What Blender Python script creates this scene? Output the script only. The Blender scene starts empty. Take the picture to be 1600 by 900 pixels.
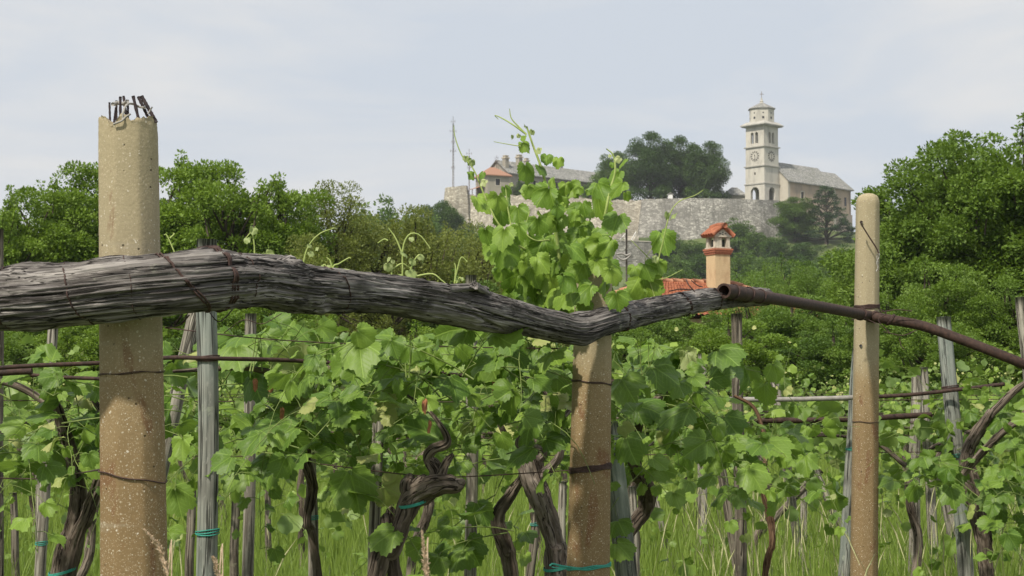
import bpy, math, random
import numpy as np
from mathutils import Vector, noise
R = math.radians
random.seed(7); rng = np.random.default_rng(11)
S = bpy.context.scene
COL = S.collection
# ------------------------------------------------------------------ camera
F = 2560.0
PITCH = math.atan(150.0 / F)
CAM_H = 1.5
cam = bpy.data.cameras.new("camera"); cam.sensor_width = 36; cam.lens = 36 * F / 1600
cam.clip_start = 0.05; cam.clip_end = 6000
camo = bpy.data.objects.new("camera", cam); COL.objects.link(camo)
camo.location = (0, 0, CAM_H); camo.rotation_euler = (R(90) + PITCH, 0, 0)
S.camera = camo
cam.dof.use_dof = True; cam.dof.focus_distance = 5.2; cam.dof.aperture_fstop = 20
# ------------------------------------------------------------------ world, sun, exposure
SUN_AZ = R(213); SUN_EL = R(51)
w = bpy.data.worlds.new("World"); S.world = w; w.use_nodes = True
nt = w.node_tree; nt.nodes.clear()
def wn(t, **k):
    n = nt.nodes.new(t)
    for a, b in k.items(): setattr(n, a, b)
    return n
out = wn('ShaderNodeOutputWorld'); bg = wn('ShaderNodeBackground'); sky = wn('ShaderNodeTexSky')
sky.sky_type = 'NISHITA'; sky.sun_disc = False; sky.sun_elevation = SUN_EL; sky.sun_rotation = SUN_AZ
sky.dust_density = 3.0; sky.air_density = 1.0
tc = wn('ShaderNodeTexCoord'); mp = wn('ShaderNodeMapping'); mp.inputs['Scale'].default_value = (1.6, 1.6, 8.0)
n1 = wn('ShaderNodeTexNoise'); n1.inputs['Scale'].default_value = 1.7; n1.inputs['Detail'].default_value = 7; n1.inputs['Roughness'].default_value = .55
n1.inputs['Distortion'].default_value = .4
cr = wn('ShaderNodeValToRGB'); cr.color_ramp.elements[0].position = .40; cr.color_ramp.elements[1].position = .60
cr.color_ramp.elements[0].color = (6.55, 7.1, 7.85, 1); cr.color_ramp.elements[1].color = (8.0, 8.05, 8.1, 1)
mx = wn('ShaderNodeMix', data_type='RGBA'); mx.inputs[0].default_value = .95
nt.links.new(tc.outputs['Generated'], mp.inputs[0]); nt.links.new(mp.outputs[0], n1.inputs[0]); nt.links.new(n1.outputs[0], cr.inputs[0])
nt.links.new(sky.outputs[0], mx.inputs[6]); nt.links.new(cr.outputs[0], mx.inputs[7]); nt.links.new(mx.outputs[2], bg.inputs[0])
bg.inputs[1].default_value = 0.099
nt.links.new(bg.outputs[0], out.inputs[0])
sl = bpy.data.lights.new("sun", 'SUN'); sl.energy = 4.8; sl.angle = R(3); sl.color = (1, .93, .80)
so = bpy.data.objects.new("sun", sl); COL.objects.link(so)
tosun = Vector((math.sin(SUN_AZ) * math.cos(SUN_EL), math.cos(SUN_AZ) * math.cos(SUN_EL), math.sin(SUN_EL)))
so.rotation_euler = tosun.to_track_quat('Z', 'Y').to_euler(); so.location = (0, 0, 90)
S.view_settings.view_transform = 'Standard'; S.view_settings.look = 'None'
S.view_settings.exposure = 0.0; S.view_settings.gamma = 1
S.render.engine = 'CYCLES'
c = S.cycles; c.max_bounces = 6; c.diffuse_bounces = 3; c.glossy_bounces = 2; c.transmission_bounces = 3
c.volume_bounces = 0; c.transparent_max_bounces = 6; c.use_denoising = True; c.use_adaptive_sampling = True
c.adaptive_threshold = 0.015; c.sample_clamp_indirect = 4

# ------------------------------------------------------------------ helpers
ca, sa = math.cos(PITCH), math.sin(PITCH)
def P(px, py, d):
    X = (px - 800) / F; Y = (450 - py) / F
    v = np.array([X, ca - Y * sa, sa + Y * ca])
    v = v * (d / v[1]); v[2] += CAM_H
    return v
def px2m(w_, d): return w_ / F * d
def smooth(a, b, x):
    t = np.clip((np.asarray(x, float) - a) / (b - a), 0, 1); return t * t * (3 - 2 * t)
def unit(v):
    v = np.asarray(v, float); return v / (np.linalg.norm(v, axis=-1, keepdims=True) + 1e-12)

class MB:
    def __init__(s): s.v = []; s.f = []; s.g = []; s.r = []; s.n = 0
    def add(s, V, Fs, g=None, r=0.5):
        V = np.asarray(V, float).reshape(-1, 3); k = len(V)
        if k == 0: return
        s.v.append(V); s.g.append(V.copy() if g is None else np.asarray(g, float).reshape(-1, 3))
        s.r.append(np.full(k, r, float) if np.isscalar(r) else np.asarray(r, float))
        for f in (Fs if isinstance(Fs, (list, tuple)) and len(Fs) and isinstance(Fs[0], np.ndarray) else [np.asarray(Fs, int)]):
            if len(f): s.f.append(f + s.n)
        s.n += k
    def poly(s, pts, r=.5, g=None):
        s.add(pts, np.arange(len(pts)).reshape(1, -1), g, r)
    def build(s, name, mat, parent=None, origin=None, smooth_=True, **props):
        V = np.concatenate(s.v); G = np.concatenate(s.g); Rr = np.concatenate(s.r)
        if origin is not None: V = V - np.asarray(origin)
        me = bpy.data.meshes.new(name)
        me.vertices.add(len(V)); me.vertices.foreach_set('co', V.astype(np.float32).ravel())
        loops = np.concatenate([f.ravel() for f in s.f]); sizes = np.concatenate([np.full(len(f), f.shape[1]) for f in s.f])
        st = np.concatenate([[0], np.cumsum(sizes)[:-1]])
        me.loops.add(len(loops)); me.loops.foreach_set('vertex_index', loops.astype(np.int32))
        me.polygons.add(len(sizes)); me.polygons.foreach_set('loop_start', st.astype(np.int32))
        me.update(calc_edges=True)
        me.polygons.foreach_set('use_smooth', np.full(len(sizes), smooth_))
        a = me.attributes.new('gr', 'FLOAT_VECTOR', 'POINT'); a.data.foreach_set('vector', G.astype(np.float32).ravel())
        a = me.attributes.new('rnd', 'FLOAT', 'POINT'); a.data.foreach_set('value', Rr.astype(np.float32))
        me.materials.append(mat); me.validate()
        o = bpy.data.objects.new(name, me); COL.objects.link(o)
        if parent is not None: o.parent = parent
        elif origin is not None: o.location = Vector(origin)
        for k, v_ in props.items(): o[k] = v_
        return o

def root(name, loc, label, cat, group=None):
    o = bpy.data.objects.new(name, None); COL.objects.link(o); o.location = Vector(loc); o.empty_display_size = .1
    o['label'] = label; o['category'] = cat
    if group: o['group'] = group
    return o
def tag(o, label, cat, group=None):
    o['label'] = label; o['category'] = cat
    if group: o['group'] = group
    return o
def copy_tree(o, parent=None):
    c_ = o.copy(); COL.objects.link(c_); c_.parent = parent
    for ch in list(o.children): copy_tree(ch, c_)
    return c_

def frames(pts):
    pts = np.asarray(pts, float); t = unit(np.gradient(pts, axis=0))
    up = np.array([0, 0, 1.]) if abs(t[0][2]) < .9 else np.array([0, -1., 0])
    n = unit(up - t[0] * np.dot(up, t[0])); N = [n]
    for i in range(1, len(pts)):
        n = N[-1] - t[i] * np.dot(N[-1], t[i]); N.append(unit(n))
    N = np.array(N); return t, N, np.cross(t, N)
def resample(pts, rad, n):
    pts = np.asarray(pts, float); rad = np.broadcast_to(np.asarray(rad, float), (len(pts),))
    # Catmull-Rom through control points
    k = len(pts); u = np.linspace(0, k - 1, n); out_ = []; ro = []
    ext = np.vstack([2 * pts[0] - pts[1], pts, 2 * pts[-1] - pts[-2]])
    re = np.concatenate([[rad[0]], rad, [rad[-1]]])
    for x in u:
        i = min(int(x), k - 2); t = x - i
        p0, p1, p2, p3 = ext[i], ext[i + 1], ext[i + 2], ext[i + 3]
        out_.append(.5 * (2 * p1 + (p2 - p0) * t + (2 * p0 - 5 * p1 + 4 * p2 - p3) * t * t + (3 * p1 - p0 - 3 * p2 + p3) * t ** 3))
        ro.append(re[i + 1] * (1 - t) + re[i + 2] * t)
    return np.array(out_), np.array(ro)
def tube(mb, pts, rad, sides=8, n=None, disp=None, cap=True, r=.5, hollow=0):
    if n: pts, rad = resample(pts, rad, n)
    pts = np.asarray(pts, float); rad = np.broadcast_to(np.asarray(rad, float), (len(pts),)).copy()
    t, N, B = frames(pts); m = len(pts)
    L = np.concatenate([[0], np.cumsum(np.linalg.norm(np.diff(pts, axis=0), axis=1))])
    th = np.linspace(0, 2 * math.pi, sides, endpoint=False)
    RR = np.repeat(rad[:, None], sides, 1)
    if disp is not None:
        D = np.array([[disp(a, l, rr) for a in th] for l, rr in zip(L, rad)]); RR = RR * (1 + D)
    V = pts[:, None, :] + RR[..., None] * (np.cos(th)[None, :, None] * N[:, None, :] + np.sin(th)[None, :, None] * B[:, None, :])
    G = np.stack([RR * np.cos(th)[None], RR * np.sin(th)[None], np.repeat(L[:, None], sides, 1)], -1)
    i, j = np.meshgrid(np.arange(m - 1), np.arange(sides), indexing='ij'); j2 = (j + 1) % sides
    Q = np.stack([i * sides + j, (i + 1) * sides + j, (i + 1) * sides + j2, i * sides + j2], -1).reshape(-1, 4)[:, ::-1]
    V = V.reshape(-1, 3); G = G.reshape(-1, 3)
    fs = [Q]
    if cap:
        V = np.vstack([V, pts[0] - t[0] * rad[0] * .05, pts[-1] + t[-1] * rad[-1] * .05]); G = np.vstack([G, [0, 0, 0], [0, 0, L[-1]]])
        a = m * sides; jj = np.arange(sides); k2 = (jj + 1) % sides
        fs.append(np.stack([np.full(sides, a), k2, jj], -1)[:, ::-1].copy()); b0 = (m - 1) * sides
        fs.append(np.stack([np.full(sides, a + 1), b0 + jj, b0 + k2], -1)[:, ::-1].copy())
    mb.add(V, fs, G, r)
def box(mb, c0, ex, ey, ez, r=.5):
    c0 = np.asarray(c0, float); ex, ey, ez = map(lambda q: np.asarray(q, float), (ex, ey, ez))
    V = [c0 + a * ex + b * ey + c_ * ez for c_ in (0, 1) for b in (0, 1) for a in (0, 1)]
    mb.add(V, np.array([[0, 2, 3, 1], [4, 5, 7, 6], [0, 1, 5, 4], [2, 6, 7, 3], [0, 4, 6, 2], [1, 3, 7, 5]]), None, r)
def slab(mb, pts, th, r=.5):
    pts = np.asarray(pts, float); k = len(pts); V = np.vstack([pts, pts - np.array([0, 0, th])])
    mb.add(V, [np.arange(k).reshape(1, -1), np.arange(2 * k - 1, k - 1, -1).reshape(1, -1),
               np.array([[i, i + k, (i + 1) % k + k, (i + 1) % k] for i in range(k)])], None, r)
def fn(x, y, z, o=4):
    return noise.fractal(Vector((x, y, z)), 1.0, 2.0, o)

# ------------------------------------------------------------------ materials
def mat(name):
    m = bpy.data.materials.new(name); m.use_nodes = True
    return m, m.node_tree, m.node_tree.nodes['Principled BSDF']
class NT:
    """small node helper"""
    def __init__(s, t): s.t = t
    def n(s, k, **kw):
        q = s.t.nodes.new(k)
        for a, b in kw.items(): setattr(q, a, b)
        return q
    def l(s, a, b): s.t.links.new(a, b)
    def attr(s, nm): return s.n('ShaderNodeAttribute', attribute_name=nm)
    def m(s, op, a, b=None, c_=None, clamp=False):
        q = s.n('ShaderNodeMath', operation=op, use_clamp=clamp)
        for i, v in enumerate((a, b, c_)):
            if v is None: continue
            if isinstance(v, (int, float)): q.inputs[i].default_value = v
            else: s.l(v, q.inputs[i])
        return q.outputs[0]
    def map(s, v, sc, loc=(0, 0, 0)):
        q = s.n('ShaderNodeMapping'); q.inputs['Scale'].default_value = sc; q.inputs['Location'].default_value = loc; s.l(v, q.inputs[0]); return q.outputs[0]
    def noise(s, v, sc, det=5, rough=.55, dist=0):
        q = s.n('ShaderNodeTexNoise'); q.inputs['Scale'].default_value = sc; q.inputs['Detail'].default_value = det
        q.inputs['Roughness'].default_value = rough; q.inputs['Distortion'].default_value = dist; s.l(v, q.inputs['Vector']); return q.outputs['Fac']
    def vor(s, v, sc, feat='F1', outp='Distance', rnd=1):
        q = s.n('ShaderNodeTexVoronoi', feature=feat); q.inputs['Scale'].default_value = sc; q.inputs['Randomness'].default_value = rnd
        s.l(v, q.inputs['Vector']); return q.outputs[outp]
    def ramp(s, f, stops, interp='LINEAR'):
        q = s.n('ShaderNodeValToRGB'); e = q.color_ramp.elements; q.color_ramp.interpolation = interp
        while len(e) < len(stops): e.new(.5)
        for a, (p, c_) in zip(e, stops): a.position = p; a.color = (*c_, 1) if len(c_) == 3 else c_
        s.l(f, q.inputs[0]); return q.outputs[0]
    def mix(s, f, a, b, bt='MIX'):
        q = s.n('ShaderNodeMix', data_type='RGBA', blend_type=bt)
        for i, v in ((0, f), (6, a), (7, b)):
            if isinstance(v, (int, float)): q.inputs[i].default_value = v
            elif isinstance(v, tuple): q.inputs[i].default_value = (*v, 1)
            else: s.l(v, q.inputs[i])
        return q.outputs[2]
    def step(s, f, a, b):
        q = s.n('ShaderNodeMapRange', interpolation_type='SMOOTHSTEP'); q.inputs[1].default_value = a; q.inputs[2].default_value = b; s.l(f, q.inputs[0]); return q.outputs[0]
    def bump(s, h, st, dist, bsdf):
        q = s.n('ShaderNodeBump'); q.inputs['Strength'].default_value = st; q.inputs['Distance'].default_value = dist
        s.l(h, q.inputs['Height']); s.l(q.outputs[0], bsdf.inputs['Normal'])

def foliage_mat(name, c_dark, c_light, trans=.3, sc=.9):
    m, t, b = mat(name); q = NT(t)
    rn = q.attr('rnd').outputs['Fac']; oi = q.n('ShaderNodeObjectInfo').outputs['Random']
    f = q.m('ADD', q.m('MULTIPLY', rn, .8), q.m('MULTIPLY', oi, .2))
    col = q.ramp(f, [(0, c_dark), (1, c_light)])
    q.l(col, b.inputs['Base Color']); b.inputs['Roughness'].default_value = .55; b.inputs['Specular IOR Level'].default_value = .3
    tr = q.n('ShaderNodeBsdfTranslucent'); q.l(q.mix(.5, col, (c_light[0] * 1.5, c_light[1] * 1.5, c_light[2] * .7)), tr.inputs[0])
    ms = q.n('ShaderNodeMixShader'); ms.inputs[0].default_value = trans
    q.l(b.outputs[0], ms.inputs[1]); q.l(tr.outputs[0], ms.inputs[2]); q.l(ms.outputs[0], t.nodes['Material Output'].inputs[0])
    return m
def grape_mat(name, dark, light, detail=True):
    m, t, b = mat(name); q = NT(t)
    rn = q.attr('rnd').outputs['Fac']; g = q.attr('gr').outputs['Vector']
    sx = q.n('ShaderNodeSeparateXYZ'); q.l(g, sx.inputs[0]); x = q.m('ABSOLUTE', sx.outputs[0]); y = sx.outputs[1]
    col = q.ramp(rn, [(0, dark), (.6, tuple((a + b_) / 2 for a, b_ in zip(dark, light))), (.93, light), (1, (.42, .44, .16))])
    if detail:
        ds = []
        for ang in (0, 43, 92):
            s_, c_ = math.sin(R(ang)), math.cos(R(ang))
            dd = q.m('ABSOLUTE', q.m('SUBTRACT', q.m('MULTIPLY', x, c_), q.m('MULTIPLY', y, s_)))
            al = q.m('ADD', q.m('MULTIPLY', x, s_), q.m('MULTIPLY', y, c_))
            ds.append((dd, al))
        main = None; sec = None
        for dd, al in ds:
            v = q.m('ADD', dd, q.m('MULTIPLY', q.m('LESS_THAN', al, 0.0), 1.0))
            main = v if main is None else q.m('MINIMUM', main, v)
        for dd, al in ds[:2]:
            v = q.m('ABSOLUTE', q.m('SUBTRACT', q.m('FRACT', q.m('MULTIPLY', q.m('SUBTRACT', al, q.m('MULTIPLY', dd, .9)), 8.0)), .5))
            msk = q.m('ADD', v, q.m('MULTIPLY', q.m('GREATER_THAN', dd, .22), 1.0))
            sec = msk if sec is None else q.m('MINIMUM', sec, msk)
        vf = q.m('SUBTRACT', 1.0, q.step(main, .006, .022)); sf = q.m('MULTIPLY', q.m('SUBTRACT', 1.0, q.step(sec, .03, .12)), .45)
        veins = q.m('MAXIMUM', vf, sf)
        nz = q.noise(q.map(g, (7, 7, 7)), 1.2, 3)
        col = q.mix(q.m('MULTIPLY', nz, .35), col, tuple(a * .6 for a in dark))
        col = q.mix(q.m('MULTIPLY', veins, .33), col, tuple(min(1, a * 1.6 + .03) for a in light))
        q.bump(q.m('ADD', q.m('MULTIPLY', q.m('SUBTRACT', 1.0, veins), 1.0), q.m('MULTIPLY', nz, .8)), .35, .003, b)
    geo = q.n('ShaderNodeNewGeometry')
    cf = q.mix(q.m('MULTIPLY', geo.outputs['Backfacing'], .4), col, (.20, .27, .14))
    q.l(cf, b.inputs['Base Color']); b.inputs['Roughness'].default_value = .48; b.inputs['Specular IOR Level'].default_value = .38
    tr = q.n('ShaderNodeBsdfTranslucent'); q.l(q.mix(.6, col, (.22, .36, .04)), tr.inputs[0])
    ms = q.n('ShaderNodeMixShader'); ms.inputs[0].default_value = .30
    q.l(b.outputs[0], ms.inputs[1]); q.l(tr.outputs[0], ms.inputs[2]); q.l(ms.outputs[0], t.nodes['Material Output'].inputs[0])
    return m
def wood_mat(name, dark, mid, light, scale=1.0, bumpd=.004, tint=None):
    m, t, b = mat(name); q = NT(t); g = q.attr('gr').outputs['Vector']
    v = q.map(g, (90 * scale, 90 * scale, 3.5 * scale))
    f1 = q.noise(v, 1.0, 6, .65, .6)
    v2 = q.map(g, (30 * scale, 30 * scale, 2.2 * scale), (3, 1, 7)); f2 = q.noise(v2, 1.0, 4, .55, .8)
    f = q.m('ADD', q.m('MULTIPLY', f1, .55), q.m('MULTIPLY', f2, .45))
    big = q.noise(g, 6 * scale, 3); lich = q.m('MULTIPLY', q.step(q.noise(g, 22 * scale, 5, .7), .60, .70), .45)
    col = q.ramp(f, [(.34, dark), (.47, mid), (.62, light)])
    col = q.mix(q.step(big, .45, .7), col, tuple(a * .62 for a in mid))
    if tint:
        tn = q.noise(q.map(g, (3, 3, 2.5), (5, 5, 5)), 1.0, 3)
        col = q.mix(q.m('MULTIPLY', q.step(tn, .42, .66), .4), col, tint)
    ck = q.noise(q.map(g, (48 * scale, 48 * scale, 1.6 * scale), (9, 2, 4)), 1.0, 3, .5, 1.2)
    crack = q.m('SUBTRACT', 1.0, q.step(q.m('ABSOLUTE', q.m('SUBTRACT', ck, .5)), .004, .03))
    sp = q.step(q.noise(q.map(g, (120 * scale, 120 * scale, 40 * scale), (1, 8, 4)), 1.0, 3, .6), .55, .72)
    col = q.mix(lich, col, tuple(a * k for a, k in zip(light, (.9, 1.0, .85)))); col = q.mix(q.m('MULTIPLY', sp, .45), col, light); col = q.mix(q.m('MULTIPLY', crack, .85), col, tuple(a * .35 for a in dark))
    q.l(col, b.inputs['Base Color']); b.inputs['Roughness'].default_value = .9; b.inputs['Specular IOR Level'].default_value = .15
    q.bump(q.m('SUBTRACT', f, q.m('MULTIPLY', crack, .6)), 1.0, bumpd, b)
    return m
def simple_mat(name, c1, c2, sc, rough=.8, bumpd=.002, metal=0, obj=True):
    m, t, b = mat(name); q = NT(t); v = q.n('ShaderNodeTexCoord').outputs['Object']
    f = q.noise(v, sc, 6, .6); q.l(q.ramp(f, [(.32, c1), (.68, c2)]), b.inputs['Base Color'])
    b.inputs['Roughness'].default_value = rough; b.inputs['Metallic'].default_value = metal; b.inputs['Specular IOR Level'].default_value = .3
    q.bump(f, .5, bumpd, b); return m
def concrete_mat():
    m, t, b = mat('pebble_concrete'); q = NT(t); v = q.n('ShaderNodeTexCoord').outputs['Object']; z = q.n('ShaderNodeSeparateXYZ'); q.l(v, z.inputs[0]); z = z.outputs[2]
    big = q.noise(v, 7, 5, .6); zz = q.m('ADD', z, q.m('MULTIPLY', q.m('SUBTRACT', big, .5), .5))
    col = q.ramp(q.step(zz, 1.30, 1.85), [(0, (.25, .170, .082)), (.5, (.32, .235, .125)), (1, (.41, .35, .225))])
    fine = q.noise(v, 160, 4, .6); col = q.mix(q.m('MULTIPLY', fine, .45), col, tuple((.10, .075, .045)))
    # rust / iron stains with their own shape
    st = q.step(q.noise(q.map(v, (9, 9, 3.2)), 1.3, 5, .6, .3), .575, .67); col = q.mix(q.m('MULTIPLY', st, .6), col, (.15, .062, .03))
    lv = q.step(q.noise(q.map(v, (2, 2, 14)), 1.0, 4), .62, .7); col = q.mix(q.m('MULTIPLY', lv, .35), col, (.34, .30, .22))
    wn_ = q.n('ShaderNodeTexNoise'); wn_.inputs['Scale'].default_value = 90; wn_.inputs['Detail'].default_value = 3; q.l(v, wn_.inputs['Vector'])
    va = q.n('ShaderNodeVectorMath', operation='MULTIPLY_ADD'); q.l(wn_.outputs['Color'], va.inputs[0]); va.inputs[1].default_value = (.010, .010, .010); q.l(v, va.inputs[2]); vv = va.outputs[0]
    dens = q.m('ADD', q.m('MULTIPLY', q.noise(v, 11, 4, .6), 1.0), -.08)
    d1 = q.vor(vv, 145); c1 = q.vor(vv, 145, outp='Color'); s1 = q.n('ShaderNodeSeparateColor'); q.l(c1, s1.inputs[0])
    rad_ = q.m('ADD', q.m('MULTIPLY', s1.outputs[2], .26), .09)
    keep = q.m('GREATER_THAN', s1.outputs[0], dens); sp = q.m('MULTIPLY', q.m('LESS_THAN', d1, rad_), keep)
    d2 = q.vor(vv, 260); c2 = q.vor(vv, 260, outp='Color'); s2 = q.n('ShaderNodeSeparateColor'); q.l(c2, s2.inputs[0])
    sp2 = q.m('MULTIPLY', q.m('SUBTRACT', 1.0, q.step(d2, .2, .45)), q.m('GREATER_THAN', s2.outputs[0], dens))
    col = q.mix(q.m('MULTIPLY', sp, .62), col, q.ramp(s1.outputs[1], [(0, (.20, .14, .085)), (.3, (.48, .41, .29)), (.7, (.64, .58, .45)), (1, (.80, .76, .66))]))
    col = q.mix(q.m('MULTIPLY', sp2, .45), col, (.52, .44, .31))
    dk = q.vor(v, 60); c3 = q.vor(v, 60, outp='Color'); s3 = q.n('ShaderNodeSeparateColor'); q.l(c3, s3.inputs[0])
    pit = q.m('MULTIPLY', q.m('SUBTRACT', 1.0, q.step(dk, .08, .2)), q.m('GREATER_THAN', s3.outputs[0], .86)); col = q.mix(q.m('MULTIPLY', pit, .8), col, (.05, .035, .02))
    q.l(col, b.inputs['Base Color']); b.inputs['Roughness'].default_value = .9; b.inputs['Specular IOR Level'].default_value = .25
    h = q.m('ADD', q.m('MULTIPLY', sp, .5), q.m('SUBTRACT', q.m('MULTIPLY', fine, .6), q.m('MULTIPLY', pit, 1.5)))
    q.bump(h, .6, .0022, b); return m
def stone_mat(name, cols, mortar, sx=1.2, sz=2.6, stain=.5, streak=(.12, .115, .10), jf=.10):
    """coursed rubble: cells in (distance along wall, height)"""
    m, t, b = mat(name); q = NT(t); v = q.attr('gr').outputs['Vector']
    wv = q.map(v, (sx, sx, sz))
    d = q.vor(wv, 1.0, 'DISTANCE_TO_EDGE'); c_ = q.vor(wv, 1.0, outp='Color'); s_ = q.n('ShaderNodeSeparateColor'); q.l(c_, s_.inputs[0])
    col = q.ramp(s_.outputs[0], [(i / (len(cols) - 1), k) for i, k in enumerate(cols)])
    col = q.mix(q.m('SUBTRACT', 1.0, q.step(d, .02, jf)), col, mortar)
    big = q.noise(v, .12, 4, .6); col = q.mix(q.m('MULTIPLY', q.step(big, .42, .62), stain), col, tuple(a * .75 for a in cols[0]))
    stv = q.noise(q.map(v, (.9, .9, .10)), 1.0, 6, .65); col = q.mix(q.m('MULTIPLY', q.step(stv, .50, .66), stain), col, streak)
    q.l(col, b.inputs['Base Color']); b.inputs['Roughness'].default_value = .9; b.inputs['Specular IOR Level'].default_value = .2
    q.bump(q.m('ADD', q.step(d, 0, .15), q.noise(v, 3, 4)), .5, .06, b); return m
def plaster_mat(name, base, stainc, sc=.6):
    m, t, b = mat(name); q = NT(t); v = q.n('ShaderNodeTexCoord').outputs['Object']
    f = q.noise(q.map(v, (1, 1, .35)), sc, 7, .65); f2 = q.noise(v, sc * 5, 5, .6)
    col = q.mix(q.step(f, .44, .66), base, stainc); col = q.mix(q.m('MULTIPLY', f2, .4), col, tuple(a * .72 for a in base))
    q.l(col, b.inputs['Base Color']); b.inputs['Roughness'].default_value = .92; b.inputs['Specular IOR Level'].default_value = .2
    q.bump(f2, .4, .03, b); return m
def slate_mat(name, a, b_, c_, sc=1.6):
    m, t, b = mat(name); q = NT(t); v = q.n('ShaderNodeTexCoord').outputs['Object']; wv = q.map(v, (sc, sc, sc * 2.2))
    cc = q.vor(wv, 1.0, outp='Color'); s_ = q.n('ShaderNodeSeparateColor'); q.l(cc, s_.inputs[0]); d = q.vor(wv, 1.0, 'DISTANCE_TO_EDGE')
    col = q.ramp(s_.outputs[0], [(0, a), (.5, b_), (1, c_)]); col = q.mix(q.m('SUBTRACT', 1.0, q.step(d, .01, .09)), col, tuple(x * .4 for x in a))
    big = q.noise(v, .25, 4); col = q.mix(q.m('MULTIPLY', q.step(big, .45, .65), .35), col, (.13, .14, .10))
    q.l(col, b.inputs['Base Color']); b.inputs['Roughness'].default_value = .85; q.bump(d, .5, .05, b); return m

M = {}
M['hornbeam'] = foliage_mat('hornbeam_leaves', (.095, .165, .018), (.22, .33, .045))
M['broad'] = foliage_mat('broad_leaves', (.080, .145, .018), (.19, .29, .048))
M['olive'] = foliage_mat('olive_scrub_leaves', (.11, .145, .028), (.225, .26, .06))
M['fresh'] = foliage_mat('fresh_leaves', (.075, .145, .020), (.19, .29, .055))
M['dark'] = foliage_mat('dark_leaves', (.028, .070, .010), (.085, .155, .022), .18)
M['slope'] = foliage_mat('slope_leaves', (.048, .100, .014), (.13, .215, .032), .22)
M['conifer'] = foliage_mat('conifer_needles', (.016, .045, .012), (.05, .095, .028), .1)
M['grape'] = grape_mat('vine_leaf', (.045, .115, .012), (.235, .36, .050))
M['grape_far'] = grape_mat('vine_leaf_plain', (.055, .125, .014), (.26, .37, .06), False)
M['grape_young'] = grape_mat('young_vine_leaf', (.26, .34, .11), (.46, .50, .24), False)
M['grape_shoot'] = grape_mat('sunlit_vine_leaf', (.09, .185, .018), (.27, .40, .05))
M['stem_green'] = simple_mat('green_shoot', (.10, .15, .035), (.20, .25, .07), 30, .6, .0005)
M['stem_green_light'] = simple_mat('pale_green_shoot', (.24, .33, .08), (.40, .46, .16), 30, .6, .0005)
M['cane'] = wood_mat('vine_cane', (.06, .03, .018), (.13, .075, .045), (.22, .14, .09), 1.4, .001)
M['bark'] = wood_mat('vine_bark', (.030, .023, .017), (.115, .090, .070), (.27, .225, .185), .7, .008)
M['bark_pale'] = wood_mat('pale_vine_bark', (.04, .032, .026), (.15, .12, .10), (.33, .285, .25), .8, .007)
M['tree_bark'] = wood_mat('tree_bark', (.03, .025, .02), (.075, .06, .045), (.14, .12, .095), .08, .03)
M['beam'] = wood_mat('weathered_beam', (.030, .026, .025), (.130, .118, .112), (.36, .335, .315), .95, .006)
M['post'] = wood_mat('grey_post', (.06, .052, .042), (.225, .205, .17), (.46, .43, .365), .8, .004)
M['post_teal'] = wood_mat('sprayed_post', (.055, .055, .048), (.205, .205, .18), (.38, .375, .335), .8, .004, (.20, .27, .25))
M['post_dark'] = wood_mat('dark_post', (.035, .028, .022), (.135, .115, .09), (.29, .255, .205), .8, .004)
M['concrete'] = concrete_mat()
M['rust'] = simple_mat('rusty_iron', (.022, .014, .012), (.072, .040, .030), 60, .75, .0012)
M['rebar'] = simple_mat('old_rebar', (.02, .015, .018), (.06, .042, .044), 90, .7, .001)
M['galv'] = simple_mat('galvanised_pipe', (.19, .18, .16), (.34, .32, .29), 25, .5, .0005)
M['wire'] = simple_mat('rusty_wire', (.035, .020, .018), (.08, .046, .038), 80, .7, .0004)
M['wire_grey'] = simple_mat('grey_wire', (.22, .21, .19), (.4, .38, .35), 80, .5, .0003)
M['twine'] = simple_mat('green_twine', (.03, .22, .17), (.06, .34, .27), 200, .6, .0006)
M['grass'] = foliage_mat('grass_blades', (.11, .175, .025), (.24, .33, .062), .3)
m_, t_, b_ = M['grass'].copy(), None, None
m_.name = 'mixed_grass'; M['grass_mixed'] = m_
_r = [n_ for n_ in m_.node_tree.nodes if n_.type == 'VALTORGB'][0].color_ramp
_e = _r.elements.new(.80); _e.color = (.24, .33, .062, 1); _r.elements[0].color = (.085, .145, .022, 1); _r.elements[-1].color = (.42, .38, .16, 1)
M['straw'] = simple_mat('dry_seed_head', (.42, .31, .20), (.66, .52, .38), 120, .8, .0005)
M['seed_green'] = simple_mat('pale_seed_heads', (.30, .32, .14), (.50, .48, .27), 120, .8, .0005)
M['deadleaf'] = simple_mat('withered_leaf', (.22, .08, .035), (.38, .17, .08), 80, .8, .0005)
M['fort'] = stone_mat('fortress_stone', [(.22, .21, .19), (.36, .345, .31), (.58, .555, .50)], (.22, .21, .185), 1.7, 3.0, .55)
M['fort_pale'] = stone_mat('pale_fortress_stone', [(.26, .235, .19), (.44, .40, .33), (.64, .60, .50)], (.30, .265, .21), 1.7, 3.2, .4)
M['tower'] = plaster_mat('tower_limestone', (.57, .54, .475), (.38, .36, .32), .5)
M['cornice'] = plaster_mat('cornice_stone', (.44, .425, .385), (.33, .32, .29), .8)
M['facade'] = plaster_mat('facade_stone', (.52, .48, .40), (.38, .355, .30), .5)
M['pink'] = plaster_mat('aged_pink_plaster', (.44, .345, .265), (.31, .26, .215), .4)
M['pink_grey'] = plaster_mat('grey_plinth_plaster', (.37, .31, .26), (.29, .25, .215), .4)
M['house_grey'] = plaster_mat('grey_house_plaster', (.36, .33, .27), (.27, .25, .21), .4)
M['house_cream'] = plaster_mat('cream_house_plaster', (.52, .46, .36), (.40, .36, .29), .4)
M['slate'] = slate_mat('stone_slab_roof', (.20, .20, .19), (.29, .285, .265), (.38, .37, .345))
M['tile'] = simple_mat('clay_tiles', (.27, .14, .09), (.38, .215, .145), 14, .8, .01)
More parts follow.
